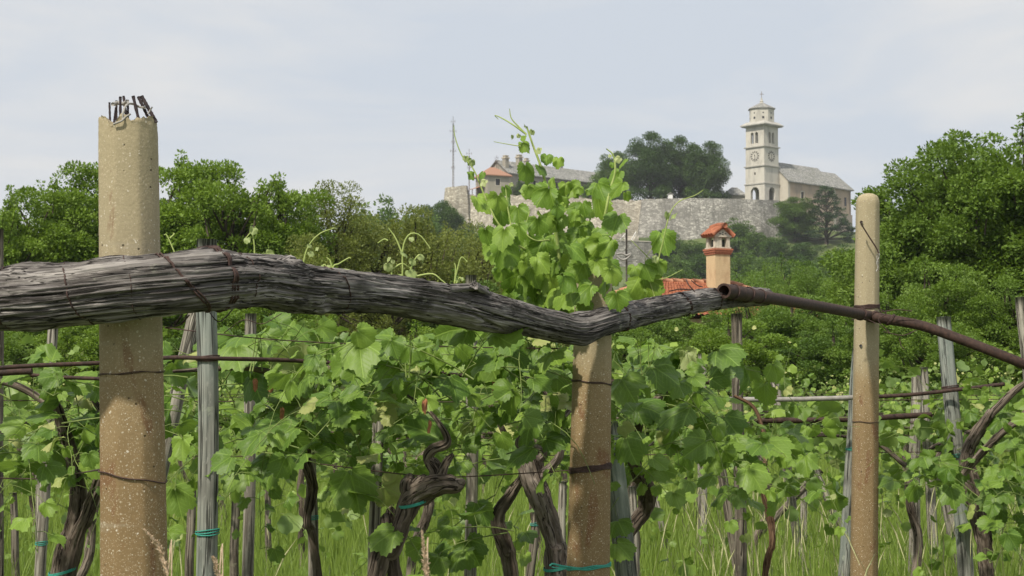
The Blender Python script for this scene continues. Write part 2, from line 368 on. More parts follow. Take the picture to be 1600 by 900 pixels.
M['tile_near'] = simple_mat('sooty_clay_tiles', (.20, .065, .038), (.44, .165, .085), 7, .85, .01)
M['tile_old'] = simple_mat('weathered_clay_tiles', (.34, .15, .09), (.52, .27, .16), 3, .85, .02)
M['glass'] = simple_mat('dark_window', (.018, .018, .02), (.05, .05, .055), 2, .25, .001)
M['white'] = simple_mat('white_paint', (.66, .65, .62), (.80, .79, .76), 5, .6, .001)
M['mast'] = simple_mat('mast_steel', (.13, .11, .10), (.26, .22, .21), 3, .6, .001)
M['chimney'] = plaster_mat('chimney_plaster', (.62, .47, .28), (.46, .31, .18), 4.0)
M['brick'] = simple_mat('red_brick', (.30, .10, .06), (.46, .19, .11), 18, .85, .006)
M['mortar'] = plaster_mat('pale_mortar', (.60, .54, .44), (.40, .33, .26), 8.0)
M['clockmark'] = simple_mat('clock_numerals', (.05, .045, .04), (.10, .09, .08), 2, .8, .001)

# ------------------------------------------------------------------ terrain
def H(x, y):
    x = np.asarray(x, float); y = np.asarray(y, float)
    side = smooth(-120, -12, x) * (1 - smooth(98, 190, x))
    z = np.interp(y, [110, 140, 200, 300, 370, 386, 393, 5000], [0, 1.5, 8.0, 17.5, 28.5, 35.5, 37.0, 37.0]) * side
    z = z + 9.3 * smooth(398.5, 404, y) * smooth(-16.5, -14.5, x) * (1 - .75 * smooth(57, 84, x)) * (1 - smooth(470, 520, y))
    z = z * (1 - smooth(520, 760, y))
    z = z + 14 * smooth(300, 900, np.abs(x)) * smooth(300, 900, np.hypot(x, y))
    return z
xs = np.unique(np.concatenate([np.linspace(-1300, -130, 28), np.linspace(-130, -30, 21), np.linspace(-30, 100, 66), np.linspace(100, 220, 21), np.linspace(220, 1300, 28)]))
ys = np.unique(np.concatenate([np.linspace(-200, 0, 9), np.linspace(0, 60, 61), np.linspace(60, 380, 81), np.linspace(380, 420, 41), np.linspace(420, 560, 29), np.linspace(560, 1300, 24)]))
X, Y = np.meshgrid(xs, ys, indexing='ij'); Z = H(X, Y)
Z = Z + np.array([[ (.05 if b < 90 else .9) * noise.noise(Vector((a * .12, b * .12, 3))) for b in ys] for a in xs])
i, j = np.meshgrid(np.arange(len(xs) - 1), np.arange(len(ys) - 1), indexing='ij'); ny = len(ys)
mb = MB(); mb.add(np.stack([X, Y, Z], -1).reshape(-1, 3), np.stack([i * ny + j, (i + 1) * ny + j, (i + 1) * ny + j + 1, i * ny + j + 1], -1).reshape(-1, 4))
m_, t_, b_ = mat('meadow_soil'); q = NT(t_); v = q.n('ShaderNodeTexCoord').outputs['Object']
f = q.noise(v, .08, 6, .6); f2 = q.noise(v, 3, 5, .6)
colr = q.mix(q.m('MULTIPLY', f2, .6), q.ramp(f, [(.35, (.055, .085, .022)), (.65, (.12, .155, .045))]), (.07, .085, .03))
q.l(colr, b_.inputs['Base Color']); b_.inputs['Roughness'].default_value = .95; q.bump(f2, .5, .1, b_)
mb.build('ground', m_, kind='structure')
def gz(x, y): return float(H(x, y))

# ------------------------------------------------------------------ haze
hz = MB(); box(hz, (-1320, -220, -3), (2640, 0, 0), (0, 1540, 0), (0, 0, 81))
hm = bpy.data.materials.new('thin_haze'); hm.use_nodes = True; hm.node_tree.nodes.clear()
ho = hm.node_tree.nodes.new('ShaderNodeOutputMaterial'); hv = hm.node_tree.nodes.new('ShaderNodeVolumePrincipled')
hv.inputs['Color'].default_value = (.90, .93, .97, 1); hv.inputs['Density'].default_value = .00020; hv.inputs['Anisotropy'].default_value = .2
hm.node_tree.links.new(hv.outputs[0], ho.inputs['Volume'])
hzo = hz.build('haze', hm, smooth_=False, kind='stuff')

# ------------------------------------------------------------------ buildings on the hill
def panel(mb, p0, dv, length, z0, z1, nout, th, ops=(), rr=.5):
    """wall slab from p0 along dv with openings (s0, s1, zb, zt, arched)"""
    p0 = np.array([p0[0], p0[1], 0.]); dv = unit(np.array([dv[0], dv[1], 0.])); nn = unit(np.array([nout[0], nout[1], 0.]))
    zt = z1 if callable(z1) else (lambda s: z1)
    br = {0., float(length)}
    if callable(z1): br |= set(np.linspace(0, length, 9))
    for o_ in ops:
        br |= {o_[0], o_[1]}
        if o_[4]: br |= set(o_[0] + (o_[1] - o_[0]) * .5 * (1 - math.cos(math.pi * k / 8)) for k in range(9))
    br = sorted(br)
    def pt(s, z, k): return p0 + dv * s + nn * (0 if k == 0 else -th) + np.array([0, 0, z])
    def top(o_, s):
        if not o_[4]: return o_[3]
        r_ = (o_[1] - o_[0]) / 2; c_ = (o_[0] + o_[1]) / 2
        return o_[3] - r_ + math.sqrt(max(0, r_ * r_ - (s - c_) ** 2))
    def quad(a, b, c_, d): mb.poly([a, b, c_, d], rr, [[np.dot(k, dv), 0, k[2]] for k in (a, b, c_, d)])
    for a, b in zip(br[:-1], br[1:]):
        if b - a < 1e-6: continue
        mid = (a + b) / 2; cov = sorted([o_ for o_ in ops if o_[0] < mid < o_[1]], key=lambda o_: o_[2])
        lo = (z0, z0)
        spans = []
        for o_ in cov:
            spans.append((lo, (o_[2], o_[2]))); lo = (top(o_, a), top(o_, b))
        spans.append((lo, (zt(a), zt(b))))
        for (l0, l1), (h0, h1) in spans:
            if h0 - l0 < 1e-4 and h1 - l1 < 1e-4: continue
            quad(pt(a, l0, 0), pt(b, l1, 0), pt(b, h1, 0), pt(a, h0, 0)); quad(pt(a, l0, 1), pt(a, h0, 1), pt(b, h1, 1), pt(b, l1, 1))
            quad(pt(a, l0, 0), pt(a, l0, 1), pt(b, l1, 1), pt(b, l1, 0)); quad(pt(a, h0, 0), pt(b, h1, 0), pt(b, h1, 1), pt(a, h0, 1))
    for o_ in ops:
        for s in (o_[0], o_[1]):
            t1 = top(o_, s) if o_[4] else o_[3]
            quad(pt(s, o_[2], 0), pt(s, t1, 0), pt(s, t1, 1), pt(s, o_[2], 1))
    for s in (0, length):
        quad(pt(s, z0, 0), pt(s, zt(s), 0), pt(s, zt(s), 1), pt(s, z0, 1))
def a3(v, z=0): return np.array([v[0], v[1], z])

# --- church
C0 = P(1194.7, 300, 400); C0[2] = 0
U = np.array([-.686, .728, 0]); V = np.array([.728, .686, 0]); TW = 6.1
def T(u, v_, z): return C0 + U * u + V * v_ + np.array([0, 0, z])
ch = root('church', T(0, 0, 44), 'pale stone hilltop church with square clock bell tower and grey stone slab roof', 'church')
chO = np.array(ch.location)
def four(mb, u0, v0, wu, wv, z0, z1, th, opsL=(), opsR=()):
    # left face (u direction at v0), right face (v direction at u0), backs
    panel(mb, T(u0, v0, 0), U, wu, z0, z1, -V, th, opsL); panel(mb, T(u0, v0 + th, 0), V, wv - 2 * th, z0, z1, -U, th, opsR)
    panel(mb, T(u0, v0 + wv, 0), U, wu, z0, z1, V, th, opsL); panel(mb, T(u0 + wu, v0 + th, 0), V, wv - 2 * th, z0, z1, U, th, opsR)
z_arch, z_mid, z_clk, z_top = 50.8, 55.2, 60.0, 65.1
mb = MB()
arc = (1.7, 4.3, 42.5, 50.0, True)
four(mb, 0, 0, TW, TW, 40, z_arch, .8, [arc], [(arc[0] - .8 + .1, arc[1] - .8 - .1, *arc[2:])])
four(mb, .12, .12, TW - .24, TW - .24, z_arch + .002, z_mid, .7, [(2.7, 3.15, 53.0, 53.7, False)], [])
four(mb, .18, .18, TW - .36, TW - .36, z_mid + .002, z_clk, .7)
tw = [(1.85, 2.75, 60.9, 63.7, True), (3.2, 4.1, 60.9, 63.7, True)]
four(mb, .24, .24, TW - .48, TW - .48, z_clk + .002, z_top, .6, tw, [(a - .6, b - .6, c_, d, e) for a, b, c_, d, e in tw])
box(mb, T(.8, .8, z_arch - .3), U * (TW - 1.6), V * (TW - 1.6), (0, 0, .28))
tower = mb.build('bell_tower', M['tower'], ch, chO, False)
mb = MB()
for z, e, h in ((z_arch, .17, .28), (z_mid, .17, .26), (z_clk, .17, .26)):
    box(mb, T(-e, -e, z - h / 2), U * (TW + 2 * e), V * (TW + 2 * e), (0, 0, h))
e = .55; box(mb, T(-e, -e, z_top), U * (TW + 2 * e), V * (TW + 2 * e), (0, 0, .22)); e = .8
box(mb, T(-e, -e, z_top + .22), U * (TW + 2 * e), V * (TW + 2 * e), (0, 0, .25))
pyr0 = [T(a, b, z_top + .475) for a, b in ((-.76, -.76), (TW + .76, -.76), (TW + .76, TW + .76), (-.76, TW + .76))]
pyr1 = [T(a, b, z_top + 1.25) for a, b in ((.3, .3), (TW - .3, .3), (TW - .3, TW - .3), (.3, TW - .3))]
mb.add(np.array(pyr0 + pyr1), [np.array([[k, (k + 1) % 4, (k + 1) % 4 + 4, k + 4] for k in range(4)]), np.array([[4, 5, 6, 7]])])
mb.build('cornice', M['cornice'], tower, chO, False)
# octagonal drum
cc = T(TW / 2, TW / 2, 0)
def ring(r_, z, n=8, off=math.pi / 8): return np.array([cc + np.array([r_ * math.cos(off + .755 + 2 * math.pi * k / n), r_ * math.sin(off + .755 + 2 * math.pi * k / n), z]) for k in range(n)])
def lathe(mb, prof, n=8):
    rs = [ring(r_, z, n) for r_, z in prof]; Vv = np.vstack(rs)
    fs = np.array([[i * n + k, i * n + (k + 1) % n, (i + 1) * n + (k + 1) % n, (i + 1) * n + k] for i in range(len(prof) - 1) for k in range(n)])
    mb.add(Vv, fs)
mb = MB(); lathe(mb, [(3.15, z_top + 1.0), (3.15, 69.6)]); mb.build('drum', M['tower'], tower, chO, False)
mb = MB(); lathe(mb, [(3.0, 69.5), (3.5, 69.6), (3.5, 69.78), (2.5, 70.3), (1.4, 70.85), (.7, 71.2), (.001, 71.25)]); mb.build('dome', M['slate'], tower, chO, False)
mb = MB(); lathe(mb, [(.75, 71.0), (.75, 71.2), (.45, 71.3), (.4, 71.6), (.55, 71.68), (.3, 71.85), (.18, 72.15), (.3, 72.3), (.1, 72.5), (.01, 72.52)], 8); mb.build('finial', M['tower'], tower, chO, False)
mb = MB(); box(mb, cc + [-.07, -.07, 72.4], (.14, 0, 0), (0, .14, 0), (0, 0, 1.8)); box(mb, cc + [-.5, -.06, 73.45], (1.0, 0, 0), (0, .12, 0), (0, 0, .14)); mb.build('cross', M['mast'], tower, chO, False)
mb = MB()   # little openings of the drum, on the octagon sides that face the vineyard
rg = ring(3.15, 0); mids = [((rg[k] + rg[(k + 1) % 8]) / 2, rg[(k + 1) % 8] - rg[k]) for k in range(8)]
for mid_, dr in mids:
    dr = unit(dr); nn = unit(mid_ - cc)
    for z, s_ in ((67.0, .55), (68.3, .34)):
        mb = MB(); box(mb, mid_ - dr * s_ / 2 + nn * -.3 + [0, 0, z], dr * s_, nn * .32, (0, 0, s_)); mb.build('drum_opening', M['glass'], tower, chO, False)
# clocks
for nm, O, D1, Nn in (('L', T(TW / 2, .18, 57.7), U, -V), ('R', T(.18, TW / 2, 57.7), V, -U)):
    mb = MB(); n = 40
    rim = [O + Nn * .012 + 1.35 * (math.cos(2 * math.pi * k / n) * D1 + math.sin(2 * math.pi * k / n) * np.array([0, 0, 1])) for k in range(n)]
    rim0 = [p - Nn * .03 for p in rim]
    mb.add(np.array(rim + rim0), [np.arange(n).reshape(1, -1), np.array([[k, k + n, (k + 1) % n + n, (k + 1) % n] for k in range(n)])])
    dial = mb.build('clock_face', M['tower'], tower, chO, False)
    mb = MB()
    for k in range(12):
        a = math.pi / 6 * k; rd = math.cos(a) * np.array([0, 0, 1]) + math.sin(a) * D1; tg = -math.sin(a) * np.array([0, 0, 1]) + math.cos(a) * D1
        box(mb, O + Nn * .014 + rd * .82 - tg * .14, rd * .5, tg * .28, Nn * .03)
    mb.build('clock_numeral', M['clockmark'], dial, chO, False)
    mb = MB()
    for a, l_, w_ in ((R(175), .85, .13), (R(8), .45, .16)):
        rd = math.cos(a) * np.array([0, 0, 1]) + math.sin(a) * D1; tg = -math.sin(a) * np.array([0, 0, 1]) + math.cos(a) * D1
        box(mb, O + Nn * .09 - tg * w_ / 2, rd * l_, tg * w_, Nn * .02)
    mb.build('clock_hand', M['clockmark'], dial, chO, False)
# nave
u0, u1, v0, v1 = -2.5, 7.6, TW + .05, 25.6; ue = (u0 + u1) / 2; ze, zr = 51.8, 56.7
mb = MB(); panel(mb, T(u0, v0, 0), U, u1 - u0, 36, lambda s: ze + (zr - ze) * (1 - abs(s - (u1 - u0) / 2) / ((u1 - u0) / 2)), -V, .8, [(4.6, 6.0, 42, 47.5, True)])
mb.build('facade', M['facade'], ch, chO, False)
mb = MB(); panel(mb, T(u0, v0 + .8, 0), V, v1 - v0 - .8, 36, ze, -U, .8, [(4.4, 5.6, 47.0, 49.3, False)])
panel(mb, T(u1, v0 + .8, 0), V, v1 - v0 - .8, 36, ze, U, .8); mb.build('nave_wall', M['pink'], ch, chO, False)
mb = MB(); box(mb, T(u0 + .25, v0 + 5.2, 47.0), V * 1.2, U * .1, (0, 0, 2.3)); wd = mb.build('window', M['glass'], ch, chO, False)
mb = MB()
for a, b, c_, d in ((5.0, 1.6, 46.75, .25), (5.0, 1.6, 49.3, .22), (5.0, .2, 47.0, 2.3), (6.4, .2, 47.0, 2.3)): box(mb, T(u0 - .08, v0 + a, c_), V * b, U * .3, (0, 0, d))
mb.build('window_frame', M['facade'], wd, chO, False)
# chancel with plinth
cu0, cu1, cv1 = u0 + .35, u1 - .35, 33.0
mb = MB(); panel(mb, T(cu0, v1, 0), V, cv1 - v1, 45.0, 51.6, -U, .8); panel(mb, T(cu1, v1, 0), V, cv1 - v1, 45, 51.6, U, .8); panel(mb, T(cu0, cv1, 0), U, cu1 - cu0, 45, 51.6, V, .8)
mb.build('chancel_wall', M['pink'], ch, chO, False)
mb = MB(); box(mb, T(cu0 - .25, v1 - 1, 34), U * (cu1 - cu0 + .5), V * (cv1 - v1 + 1.25), (0, 0, 11.0)); mb.build('plinth', M['pink_grey'], ch, chO, False)
mb = MB(); box(mb, T(cu0 - .55, v1 - .9, 34), U * 1.2, V * .9, (0, 0, 17.5)); mb.build('buttress', M['facade'], ch, chO, False)
mb = MB(); box(mb, T(cu0 - .05, v1 + 4.6, 47.2), V * .8, U * .1, (0, 0, 2.2)); mb.build('window', M['glass'], ch, chO, False)
mb = MB(); ov = .5
sl_ = (zr - ze) / ((u1 - u0) / 2)
for sgn, ua in ((-1, u0 - ov), (1, u1 + ov)):
    slab(mb, [T(ua, v0 - .25, ze - ov * sl_ + .25), T(ua, 25.4, ze - ov * sl_ + .25), T(ue, 25.4, zr + .25), T(ue, v0 - .25, zr + .25)], .3)
    slab(mb, [T(ua, 25.4, ze - ov * sl_ + .2), T(ua, v1 + .5, ze - ov * sl_ + .2), T(ue, v1 + .5, zr - .45), T(ue, 25.4, zr - .45)], .25)
    slab(mb, [T(ua + (-sgn) * .2, v1 + .5, ze - ov * sl_ + .17), T(ua + (-sgn) * .2, cv1 + .6, ze - ov * sl_ + .17), T(ue, cv1 - .2, zr - .48), T(ue, v1 + .5, zr - .48)], .25)
slab(mb, [T(cu0 - .7, cv1 + .6, ze - ov * sl_ + .17), T(cu1 + .7, cv1 + .6, ze - ov * sl_ + .17), T(ue, cv1 - .2, zr - .48)], .25)
mb.build('roof', M['slate'], ch, chO, False)

# --- generic gabled / hipped house at frame (origin px,D ; V right-back, U left-back)
def house(px, D, ang, wv, wu, zb, ze_, zr_, name, label, cat, wallm, roofm, hip=0, wins=(), ov=.5, roofth=.25, lwins=()):
    o = P(px, 300, D); o[2] = 0; Vv = np.array([math.cos(ang), math.sin(ang), 0]); Uu = np.array([-math.sin(ang), math.cos(ang), 0])
    Tt = lambda u, v_, z: o + Uu * u + Vv * v_ + np.array([0, 0, z])
    rt = root(name, Tt(0, 0, zb), label, cat); O = np.array(rt.location)
    g = (lambda s: ze_ + (zr_ - ze_) * (1 - abs(s - wu / 2) / (wu / 2))) if not hip else ze_
    mb = MB(); ops = [(a, b, c_, d, False) for a, b, c_, d in wins]; lops = [(a, b, c_, d, False) for a, b, c_, d in lwins]
    panel(mb, Tt(0, 0, 0), Vv, wv, zb, ze_, -Uu, .5, ops); panel(mb, Tt(wu, 0, 0), Vv, wv, zb, ze_, Uu, .5)
    panel(mb, Tt(.5, 0, 0), Uu, wu - 1, zb, ze_ if hip else (lambda s: g(s + .5)), -Vv, .5, lops); panel(mb, Tt(.5, wv, 0), Uu, wu - 1, zb, ze_ if hip else (lambda s: g(s + .5)), Vv, .5)
    wl = mb.build('wall', wallm, rt, O, False)
    for a, b, c_, d in wins:
        mb = MB(); box(mb, Tt(.3, a, c_), Vv * (b - a), Uu * .08, (0, 0, d - c_)); pw = mb.build('window', M['glass'], rt, O, False)
        mb = MB()
        for (s, w_, z, h) in ((a - .15, b - a + .3, c_ - .18, .18), (a - .15, b - a + .3, d, .16), (a - .15, .15, c_, d - c_), (b, .15, c_, d - c_)):
            box(mb, Tt(-.05, s, z), Vv * w_, Uu * .2, (0, 0, h))
        mb.build('window_frame', M['facade'], pw, O, False)
    for a, b, c_, d in lwins:
        mb = MB(); box(mb, Tt(a + .5, .3, c_), Uu * (b - a), Vv * .08, (0, 0, d - c_)); mb.build('window', M['glass'], rt, O, False)
    k = (zr_ - ze_) / (wu / 2); zo = ze_ - ov * k + .15; mb = MB()
    a, b = Tt(-ov, -ov, zo), Tt(-ov, wv + ov, zo); c_, d = Tt(wu + ov, wv + ov, zo), Tt(wu + ov, -ov, zo)
    e, f_ = Tt(wu / 2, -ov + hip, zr_ + .15), Tt(wu / 2, wv + ov - hip, zr_ + .15)
    slab(mb, [a, b, f_, e], roofth); slab(mb, [c_, d, e, f_], roofth)
    if hip: slab(mb, [d, a, e], roofth); slab(mb, [b, c_, f_], roofth)
    mb.build('roof', roofm, rt, O, False)
    return rt, Tt, O, Uu, Vv
# long grey house on the castle
lh, Tl, Ol, Ul, Vl = house(794, 402, R(43), 36, 8, 42, 53.8, 57.0, 'long_house', 'long grey plastered house with stone slab roof behind the fortress wall', 'house', M['house_grey'], M['slate'], 0,
    wins=[(3.2, 4.2, 50.6, 52.4), (8.5, 9.6, 50.6, 52.4), (16.2, 17.3, 50.7, 52.6), (17.9, 19.0, 50.7, 52.6), (20.9, 22.0, 50.7, 52.4), (22.4, 23.3, 50.7, 52.4), (26.0, 27.4, 50.2, 52.6), (30.5, 31.5, 50.5, 52.3)])
def stack(Tt, u, v_, z0, z1, w_, parent, O, cap=.18):
    mb = MB(); box(mb, Tt(u, v_, z0), Ul * w_, Vl * w_, (0, 0, z1 - z0)); s = mb.build('chimney', M['house_grey'], parent, O, False)
    mb = MB(); box(mb, Tt(u - cap, v_ - cap, z1 + .003), Ul * (w_ + 2 * cap), Vl * (w_ + 2 * cap), (0, 0, .3)); box(mb, Tt(u + .1, v_ + .1, z1 + .31), Ul * (w_ - .2), Vl * (w_ - .2), (0, 0, .35))
    box(mb, Tt(u - .05, v_ - .05, z1 + .665), Ul * (w_ + .1), Vl * (w_ + .1), (0, 0, .12)); mb.build('chimney_cap', M['house_cream'], s, O, False)
stack(Tl, 1.2, .2, 52.5, 57.3, 1.15, lh, Ol); stack(Tl, 1.6, 5.2, 53, 58.0, 1.2, lh, Ol); stack(Tl, 4.6, 10.5, 55, 57.9, 1.0, lh, Ol); stack(Tl, 4.2, 22.2, 55.5, 58.0, 1.0, lh, Ol)
sh, Ts, Os, Us, Vs = house(761.5, 396.5, R(25), 5.9, 7.0, 44, 52.6, 54.6, 'orange_roofed_house', 'small hip roofed house with orange tiles on the left castle terrace', 'house', M['house_grey'], M['tile'], 2.9,
    wins=[(2.2, 3.4, 49.9, 51.5)], lwins=[(3.6, 4.5, 49.8, 51.4)], ov=.6)
mb = MB(); slab(mb, [Ts(1.2, -.05, 50.0), Ts(6.8, -.05, 50.0), Ts(6.8, -2.4, 49.2), Ts(1.2, -2.4, 49.2)], .12)
mb.build('porch_roof', M['tile_old'], sh, Os, False)
mb = MB()
for u_ in (1.4, 4, 6.6): box(mb, Ts(u_, -2.3, 44), Us * .18, Vs * .18, (0, 0, 5.1))
mb.build('porch_post', M['mast'], sh, Os, False)
# pergola in front of the long house
pg = root('terrace_pergola', Tl(-4, 6, 46), 'low wooden pergola on the terrace before the long grey house', 'pergola'); O = np.array(pg.location)
for k in range(5):
    mb = MB(); box(mb, Tl(-4, 3 + 3 * k, 44), Vl * .25, Ul * .25, (0, 0, 5.0)); mb.build('post', M['facade'], pg, O, False)
mb = MB(); box(mb, Tl(-4.1, 2.6, 49.003), Vl * 13.2, Ul * .3, (0, 0, .2))
for k in range(14): box(mb, Tl(-4.5, 2.8 + .95 * k, 49.21), Vl * .15, Ul * 3.5, (0, 0, .15))
mb.build('beam_frame', M['mast'], pg, O, False)
# little gabled house left of the tower
house(1131, 412, R(-8), 5.2, 8, 42, 49.3, 51.4, 'grey_cottage', 'small grey stone cottage tucked between the big tree and the bell tower', 'house', M['facade'], M['slate'], 2.4, wins=[(3.2, 3.9, 47.0, 48.0)])
# --- fortress wall
fw = root('fortress_wall', P(1000, 380, 391), 'long weathered stone rampart wall with round bastion below the church', 'wall'); O = np.array(fw.location)
def rampart(name, pl, mt, th=1.6, bat=1.6, seed=0, rug=.25, parent=fw):
    pts = [P(a, b, d) for a, b, d in pl]; dense = []
    for p, q_ in zip(pts[:-1], pts[1:]):
        n = max(2, int(np.linalg.norm(q_[:2] - p[:2]) / .6)); dense += [p + (q_ - p) * k / n for k in range(n)]
    dense.append(pts[-1]); D = np.array(dense); t = unit(np.gradient(D[:, :2], axis=0)); nrm = np.stack([t[:, 1], -t[:, 0]], -1)
    L = np.concatenate([[0], np.cumsum(np.linalg.norm(np.diff(D[:, :2], axis=0), axis=1))]); n = len(D)
    rows = []
    for k in range(9):
        f = k / 8; z = 29 + (D[:, 2] - 29) * f + (np.array([rug * noise.noise(Vector((l_ * .9, seed, 0))) for l_ in L]) if k == 8 else 0)
        xy = D[:, :2] + nrm * (bat * (1 - f))[None] if False else D[:, :2] + nrm * bat * (1 - f)
        dsp = np.array([.22 * noise.noise(Vector((l_ * .35, zz * .35, seed))) for l_, zz in zip(L, z)]); xy = xy + nrm * dsp[:, None]
        rows.append(np.column_stack([xy, z]))
    rows.append(np.column_stack([D[:, :2] - nrm * th, rows[-1][:, 2]])); rows.append(np.column_stack([D[:, :2] - nrm * th, np.full(n, 29.)]))
    Vv = np.vstack(rows); G = np.vstack([np.column_stack([L, np.full(n, seed * 9. + (0 if k < 9 else th)), r_[:, 2]]) for k, r_ in enumerate(rows)])
    i, j = np.meshgrid(np.arange(len(rows) - 1), np.arange(n - 1), indexing='ij')
    mb = MB(); mb.add(Vv, [np.stack([i * n + j, i * n + j + 1, (i + 1) * n + j + 1, (i + 1) * n + j], -1).reshape(-1, 4),
                      np.array([[k * n for k in range(len(rows))][::-1], [k * n + n - 1 for k in range(len(rows))]])], G)
    return mb.build(name, mt, parent, O, False)
rampart('corner_turret', [(696, 296, 420), (696, 294, 398), (703, 292, 396.6), (729, 290, 396.4), (731, 291, 402)], M['fort_pale'], 1.4, 2.2, 1)
rampart('rampart_section', [(727, 304, 397.6), (800, 305, 395.5), (870, 306, 393.6), (927, 311, 392.2), (960, 312.5, 391), (1003, 313, 390.6)], M['fort_pale'], 1.6, 2.2, 2, .5)
rampart('bastion_section', [(1002, 312, 391.5), (1004, 311.5, 388.5), (1030, 310.5, 387.5), (1080, 309.5, 387.6), (1140, 310.5, 389.5), (1185, 312, 392.5), (1216, 313, 397), (1232, 320, 402)], M['fort'], 1.6, 2.6, 3, .15)
tw_ = root('terrace_wall', P(985, 400, 360), 'low grey stone terrace wall on the slope beneath the pale rampart', 'wall'); O2 = O; O = np.array(tw_.location)
mb = MB(); a = P(958, 390, 362); b = P(1026, 388, 366)
panel(mb, a, (b - a), np.linalg.norm((b - a)[:2]), 26, 33.2, (0, -1), 1.0); mb.build('wall_face', M['fort'], tw_, O, False)
mb = MB(); box(mb, [a[0], a[1] - .12, 33.21], [(b - a)[0], (b - a)[1], 0], [0, 1.2, 0], [0, 0, .22]); mb.build('coping', M['facade'], tw_, O, False)
O = O2
# steps with white railings
stp = root('stairway', P(975, 378, 372), 'stone steps with white handrails climbing to the pale rampart', 'stairway'); Os_ = np.array(stp.location)
mb = MB()
for k in range(9):
    p = P(966 + 1.8 * k, 384 - 1.9 * k, 372 + 1.6 * k); box(mb, [p[0], p[1], p[2] - 3], (2.6, 0, 0), (0, 1.7, 0), (0, 0, 3))
mb.build('step', M['facade'], stp, Os_, False)
mb = MB()
for off in (0, 3.4):
    a = P(963 + off * 6, 380, 371); b = P(980 + off * 4, 362, 386); tube(mb, [a, b], .09, 5)
    for k in range(5): p = a + (b - a) * k / 4; tube(mb, [p, p - np.array([0, 0, 1.1])], .06, 5)
mb.build('handrail', M['white'], stp, Os_)
# sentry box, white posts
sb = root('white_hut', P(1048, 310, 392), 'tiny white hut with pitched lid on top of the bastion wall', 'hut'); Ob = np.array(sb.location); p = P(1044, 311, 390)
mb = MB(); box(mb, p - [0, 0, 1.0], (1.1, 0, 0), (0, 1, 0), (0, 0, 2.1)); mb.build('body', M['white'], sb, Ob, False)
mb = MB(); z = p[2] + 1.1; x0, y0 = p[0] - .25, p[1] - .2
slab(mb, [(x0, y0, z), (x0 + .8, y0, z + .45), (x0 + .8, y0 + 1.4, z + .45), (x0, y0 + 1.4, z)], .1); slab(mb, [(x0 + .8, y0, z + .45), (x0 + 1.6, y0, z), (x0 + 1.6, y0 + 1.4, z), (x0 + .8, y0 + 1.4, z + .45)], .1); mb.build('roof', M['cornice'], sb, Ob, False)
# masts
def mast(px, d, ytop, ybot, w_, label, els, name='lattice_mast'):
    b = P(px, ybot, d); t = P(px, ytop, d); zb = min(b[2], t[2]) - 2.2; rt = root(name, (b[0], b[1], zb), label, 'antenna mast'); O = np.array(rt.location)
    mb = MB(); cs = [np.array([w_ * math.cos(a), w_ * math.sin(a), 0]) for a in (.3, 2.4, 4.5)]
    for c_ in cs: tube(mb, [np.array([b[0], b[1], zb]) + c_, np.array([b[0], b[1], t[2] - 1.5]) + c_ * .7], .045, 5)
    n = int((t[2] - 1.5 - zb) / .7)
    for k in range(n):
        z0 = zb + .7 * k
        for i in range(3): tube(mb, [np.array([b[0], b[1], z0]) + cs[i], np.array([b[0], b[1], z0 + .7]) + cs[(i + 1) % 3]], .035, 4)
    tube(mb, [np.array([b[0], b[1], t[2] - 2]), t + np.array([0, 0, .2])], .05, 5)
    mb.build('mast', M['mast'], rt, O)
    for y, l_ in els:
        mb = MB(); p = P(px, y, d); tube(mb, [p - [l_, .2, 0], p + [l_, .2, .05]], .035, 4)
        for k in (-1, 0, 1): tube(mb, [p + [k * l_ * .8, 0, -.35], p + [k * l_ * .8, 0, .4]], .03, 4)
        mb.build('aerial', M['mast'], rt, O)
mast(708, 399, 183, 292, .22, 'tall lattice radio mast standing on the left corner of the castle', [(190, .6), (205, .9), (222, .5), (236, .8), (262, .5)])
mast(733, 398.5, 234, 300, .12, 'shorter dark mast beside the orange roofed castle house', [(240, .7), (252, .4), (262, .5)])
mast(776, 404, 244, 262, .05, 'thin television aerial on the roof between the two castle chimneys', [(247, .5), (252, .35)], 'roof_aerial')

